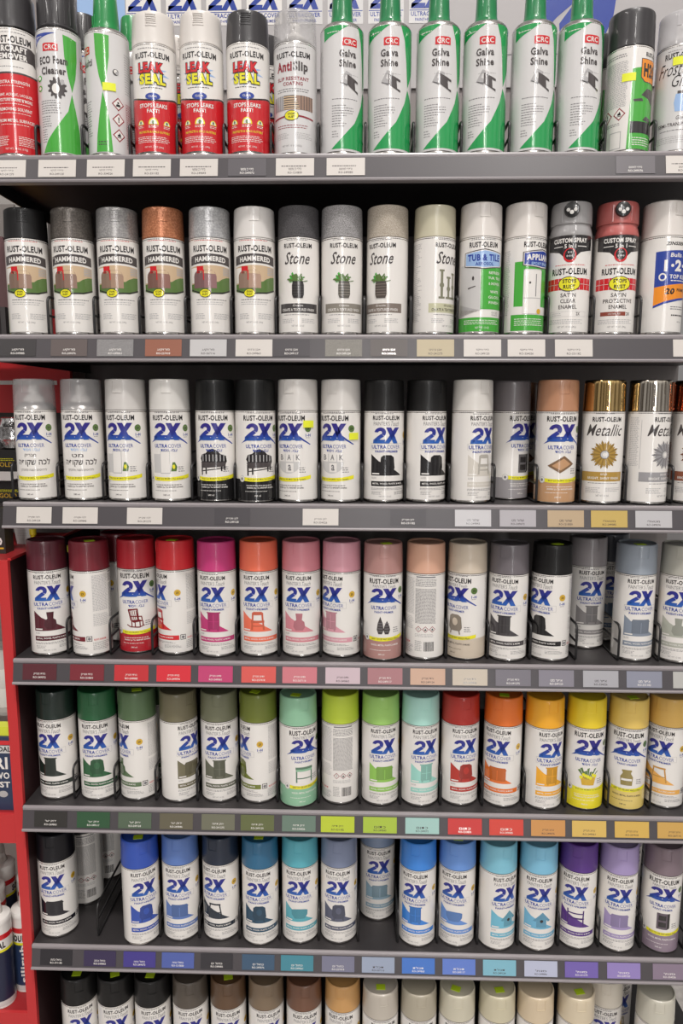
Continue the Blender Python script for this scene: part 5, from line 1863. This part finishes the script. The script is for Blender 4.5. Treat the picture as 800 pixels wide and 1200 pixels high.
# red header further back with its white stripe
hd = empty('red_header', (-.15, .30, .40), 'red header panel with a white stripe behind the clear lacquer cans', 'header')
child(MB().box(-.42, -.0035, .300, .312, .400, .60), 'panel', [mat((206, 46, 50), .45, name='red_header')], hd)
child(MB().box(-.42, -.030, .2985, .3005, .4550, .4630), 'stripe', [PR['W']], hd)


def put(mb, name, mats, label, cat, group=None, smooth=True, loc=None):
    o = mb.obj(name, mats, None, loc, smooth)
    return tag(o, label, cat, group)



def put(mb, name, mats, label, cat, group=None, smooth=True, loc=None):
    o = mb.obj(name, mats, None, loc, smooth)
    return tag(o, label, cat, group)


# neighbour shelf (white front edge) with foil rolls and dark boxes
ns = empty('shelf', (-.2, .30, .286), 'small white-edged shelf left of the lacquer cans, behind the third shelf', 'shelf')
child(MB().box(-.42, -.012, .20, .36, .285, .291), 'deck', [mat((60, 58, 58), .5)], ns)
child(MB().box(-.42, -.012, .192, .200, .275, .292), 'front_edge', [PR['W']], ns)
child(MB().box(-.42, -.012, .40, .404, .16, .60), 'backing', [mat((92, 88, 86), .6)], ns)


def packet(x0, x1, y0, y1, z0, z1, body, label, art=None, keys=None, cat='box'):
    r_ = empty('packet', ((x0 + x1) / 2, (y0 + y1) / 2, z0), label, cat)
    child(MB().box(x0, x1, y0, y1, z0, z1), 'carton', [body], r_)
    if art:
        b = MB()
        art.flat(b, keys, (x0, y0, z0), (1, 0, 0), (0, 0, 1), (0, -1, 0))
        child(b, 'print', [PR[k] for k in keys], r_)
    return r_


a = Art()
a.t('GOLD', 28, 8, 17, 34, 'y', 1, .02)
a.lines(8, 50, 24, 20, 3, 'Y', 1, 1.4, 400)
packet(-.128, -.052, .206, .25, .2916, .332, mat((38, 36, 34), .4), 'flat black box with gold print on the white-edged shelf', a, ['y', 'Y'])
for x, lb in ((-.088, 'crinkled silver foil roll resting on the black box'), (-.152, 'crinkled silver foil roll left of the one on the black box')):
    b = MB()
    prof = []
    for k in range(9):
        t = math.pi * k / 8
        prof.append((.020 + .008 * math.sin(t) * (1.2 if k % 2 else .8), .030 - .030 * math.cos(t)))
    b.lathe([(0, 0)] + prof + [(.010, .060), (.009, .02), (0, .02)], 28)
    put(b, 'foil_roll', [speckle((170, 168, 168), (215, 213, 213), 160, .2, 1.0, .8)], lb, 'foil roll', loc=(x, .232, .3326 if x > -.1 else .2916))
b = MB()
b.box(-.0070, .0070, -.001, .001, 0, .024).box(-.004, .004, -.0006, .0006, .024, .032)
put(b, 'price_flag', [YELLOW], 'small yellow price flag standing beside the silver foil roll', 'price flag', smooth=False, loc=(-.066, .2085, .3326))
packet(-.128, -.046, .215, .255, .2316, .272, mat((36, 34, 33), .45), 'dark box under the white-edged shelf with gold print', a, ['y', 'Y'])
bl = empty('shelf', (-.2, .30, .226), 'narrow dark shelf under the white-edged one at the far left', 'shelf')
child(MB().box(-.42, -.012, .20, .357, .2255, .2313), 'deck', [mat((52, 50, 50), .5)], bl)

# items just above the red stand: dark pack, white leaflet, yellow nozzle
tr_ = empty('tray', (-.2, .1, .150), 'flat red tray top behind the red post', 'tray')
child(MB().box(-.40, -.0062, .014, .316, .1500, .1550), 'top_plate', [REDB], tr_)
a = Art()
a.t('PO', 44, 14, 30, 24, 'W', 1, .03)
a.rect(34, 58, 8, 11, 'y', 1)
a.poly([(6, 36), (18, 72), (24, 70), (14, 34)], 'n', 1)
a.poly([(28, 36), (34, 70), (40, 68), (36, 36)], 'T', 1)
a.poly([(44, 40), (50, 76), (55, 74), (52, 40)], 'W', 1)
packet(-.114, -.053, .10, .13, .1552, .236, mat((46, 44, 42), .4), 'dark pack with white letters standing behind the red post', a, ['W', 'n', 'T', 'y'])
b = MB()
b.add([(-.076, .190, .1553), (-.046, .190, .1553), (-.052, .190, .221), (-.086, .190, .221), (-.076, .196, .1553), (-.046, .196, .1553), (-.052, .196, .221), (-.086, .196, .221)],
      [(0, 1, 2, 3), (7, 6, 5, 4), (0, 4, 5, 1), (1, 5, 6, 2), (2, 6, 7, 3), (3, 7, 4, 0)])
a = Art()
a.lines(2, 20, 52, 8, 3.2, 'n', 1, 1.0, 402)
a.flat(b, ['W', 'n'], (-.076, .190, .162), (1, 0, 0), (0, 0, 1), (0, -1, 0))
b.m = [0] * 6 + [1] * (len(b.f) - 6)
put(b, 'leaflet', [PR['S'], PR['n']], 'white printed leaflet leaning behind the red post top', 'leaflet', smooth=False)
b = MB()
b.lathe([(0, 0), (.0075, 0), (.0075, .012), (.0045, .015), (.0045, .024), (.0062, .026), (.0062, .036), (0, .037)], 20)
put(b, 'yellow_nozzle', [mat((222, 200, 40), .4)], 'yellow spray nozzle peeking up left of the burgundy cap', 'nozzle', loc=(-.026, .150, .1552))

# second shelf, left end: grey board, yellow board, plum and striped packets of the neighbouring bay
sg = empty('sign_board', (-.15, .36, .56), 'grey board with yellow lower board left of the black hammered can', 'sign')
child(MB().box(-.36, -.045, .330, .336, .72, .98), 'board', [mat((150, 146, 142), .5)], sg)
child(MB().box(-.36, -.062, .324, .330, .60, .772), 'border', [mat((214, 172, 60), .5)], sg)
child(MB().box(-.36, -.104, .318, .324, .60, .800), 'flap', [mat((120, 114, 110), .5)], sg)
b = MB()
b.add([(-.13, .10, .575), (-.010, .10, .575), (-.016, .10, .650), (-.024, .10, .690), (-.13, .10, .705), (-.13, .14, .575), (-.010, .14, .575), (-.016, .14, .650), (-.024, .14, .690), (-.13, .14, .705)],
      [(0, 1, 2, 3, 4), (9, 8, 7, 6, 5)] + [(i, (i + 1) % 5, 5 + (i + 1) % 5, 5 + i) for i in range(5)])
put(b, 'plum_bag', [mat((110, 78, 80), .45)], 'dull plum-coloured packet left of the black hammered can', 'packet', smooth=False)
a = Art()
a.rect(20, 46, 2, 44, 'N', 1)
a.rect(48, 56, 2, 44, 'R', 1)
a.rect(57, 60, 2, 44, 'Y', 1)
a.rect(61, 70, 2, 44, 'e', 1)
a.rect(72, 84, 2, 44, 'K', 1)
packet(-.100, -.008, .06, .09, .5230, .5720, mat((60, 56, 56), .4), 'low packet with red, yellow and green stripes on the second shelf', a, ['N', 'R', 'Y', 'e', 'K'])
b = MB().box(-.36, -.004, .03, .28, .5120, .5225)
put(b, 'side_shelf', [BLACK_STEEL], 'dark shelf end carrying the plum and striped packets', 'shelf', smooth=False)


# ------------------------------------------------------------------ sealant cartridges in the red stand
def cartridge(x, y, z, rot, band, bodycol, word, wcol, label, h=.215, white=False):
    root = empty('sealant_cartridge', (x, y, z), label, 'sealant cartridge', 'sealant cartridges in the red stand', math.radians(rot))
    R = .0235
    b = MB()
    b.lathe([(0, .004), (R * .9, .002), (R, 0), (R, h - .012), (R * 1.02, h - .010), (R * 1.02, h - .003), (R * .95, h), (R * .38, h + .004), (R * .34, h + .022), (0, h + .022)], 40)
    b.obj('tube', [PR['W']], root)
    a = Art()
    a.rect(-75, 75, 4, h * 1000 - 62, 'A', 1)
    a.rect(-75, 75, h * 1000 - 62, h * 1000 - 57, 'Y', 1)
    a.rect(-75, 75, h * 1000 - 38, h * 1000 - 28, 'R', 1)
    a.t('SOUDAL', 0, h * 1000 - 55, h * 1000 - 42, 42, 'K', 2, .05)
    if word:
        # upright lettering running up the tube
        tw = [tuple((p_[1] * -11 + 6, 20 + (p_[0] + .5) * 76) for p_ in t) for t in text_tris(word, .03)]
        a.tris(tw, wcol, 2)
    a.rect(-75, 75, 4, 14, 'S', 2)
    lm = a.wrap(R, 2, h * 1000 - 12)
    lo = link('printed_label', lm, root)
    set_mats(lo, {'A': mat(bodycol, .35)})
    nz = MB()
    nz.lathe([(R * .42, h + .004), (R * .40, h + .012), (.0075, h + .016), (.0035, h + .105), (.0022, h + .108), (0, h + .108)], 20)
    nz.obj('nozzle', [mat((206, 200, 192), .4)], root)
    return root


cartridge(-.0495, .0750, -.6654, 8, 'R', (40, 54, 84), 'silirub', 'W', 'navy sealant cartridge with upright white lettering beside the red post', .158)
cartridge(-.0800, .0352, -.6654, 4, 'R', (34, 38, 62), None, 'W', 'dark navy sealant cartridge with a red and yellow band at the lower left edge', .172)
cartridge(-.0600, .1260, -.6654, 60, 'R', (46, 52, 70), None, 'W', 'sealant cartridge directly behind the lettered navy one', .190)
cartridge(-.1150, .0860, -.6654, 40, 'R', (46, 52, 70), None, 'W', 'sealant cartridge directly behind the dark navy one', .190)
cartridge(-.0720, .1790, -.6654, 90, 'R', (46, 52, 70), None, 'W', 'sealant cartridge of the third rank, nearest the red post', .200)
cartridge(-.1230, .1420, -.6654, 120, 'R', (46, 52, 70), None, 'W', 'sealant cartridge of the third rank, further from the red post', .200)
a = Art()
a.t('RI', 30, 76, 98, 22, 'W', 1, .03)
a.t('WO', 30, 58, 70, 26, 'W', 1, .03)
a.t('EST', 30, 42, 53, 26, 'W', 1, .03)
a.rect(2, 50, 120, 128, 'R', 1)
a.t('SOUDAL', 26, 108, 117, 44, 'K', 2, .03)
a.rect(2, 50, 105, 119, 'S', 1)
a.ell(30, 30, 8, 6, 'n', 1)
packet(-.074, -.022, .020, .050, -.2826, -.148, mat((44, 56, 82), .4), 'navy glue pack with white letters standing in the red stand', a, ['W', 'R', 'K', 'S', 'n'])
packet(-.056, -.030, .024, .046, -.1478, -.132, mat((206, 212, 60), .4), 'small lime yellow box on top of the navy glue pack')
b = MB()
b.lathe([(0, 0), (.018, 0), (.0185, .01), (.0185, .08), (.012, .095), (.006, .10), (.005, .12), (0, .121)], 28)
put(b, 'glue_bottle', [mat((224, 170, 40), .4)], 'yellow glue bottle left of the navy glue pack', 'glue bottle', loc=(-.096, .036, -.2826))
for k in range(3):
    b = MB()
    b.lathe([(.012, 0), (.0285, 0), (.029, .002), (.029, .034), (.0285, .036), (.012, .036), (.0115, .034), (.0115, .002), (.012, 0)], 36)
    pl = (-.078 - .002 * k, .128, -.1310 + .0362 * k)
    put(b, 'tape_roll', [mat((206, 202, 194), .5)], ['lowest', 'middle', 'topmost'][k] + ' white tape roll stacked behind the red post', 'tape roll', 'white tape rolls', loc=pl)
st = empty('rest_shelf', (-.2, .2, -.137), 'thin white ledge holding the tape rolls in the red stand', 'ledge')
child(MB().box(-.40, -.0200, .080, .318, -.1370, -.1314), 'ledge', [mat((150, 146, 140), .5)], st)
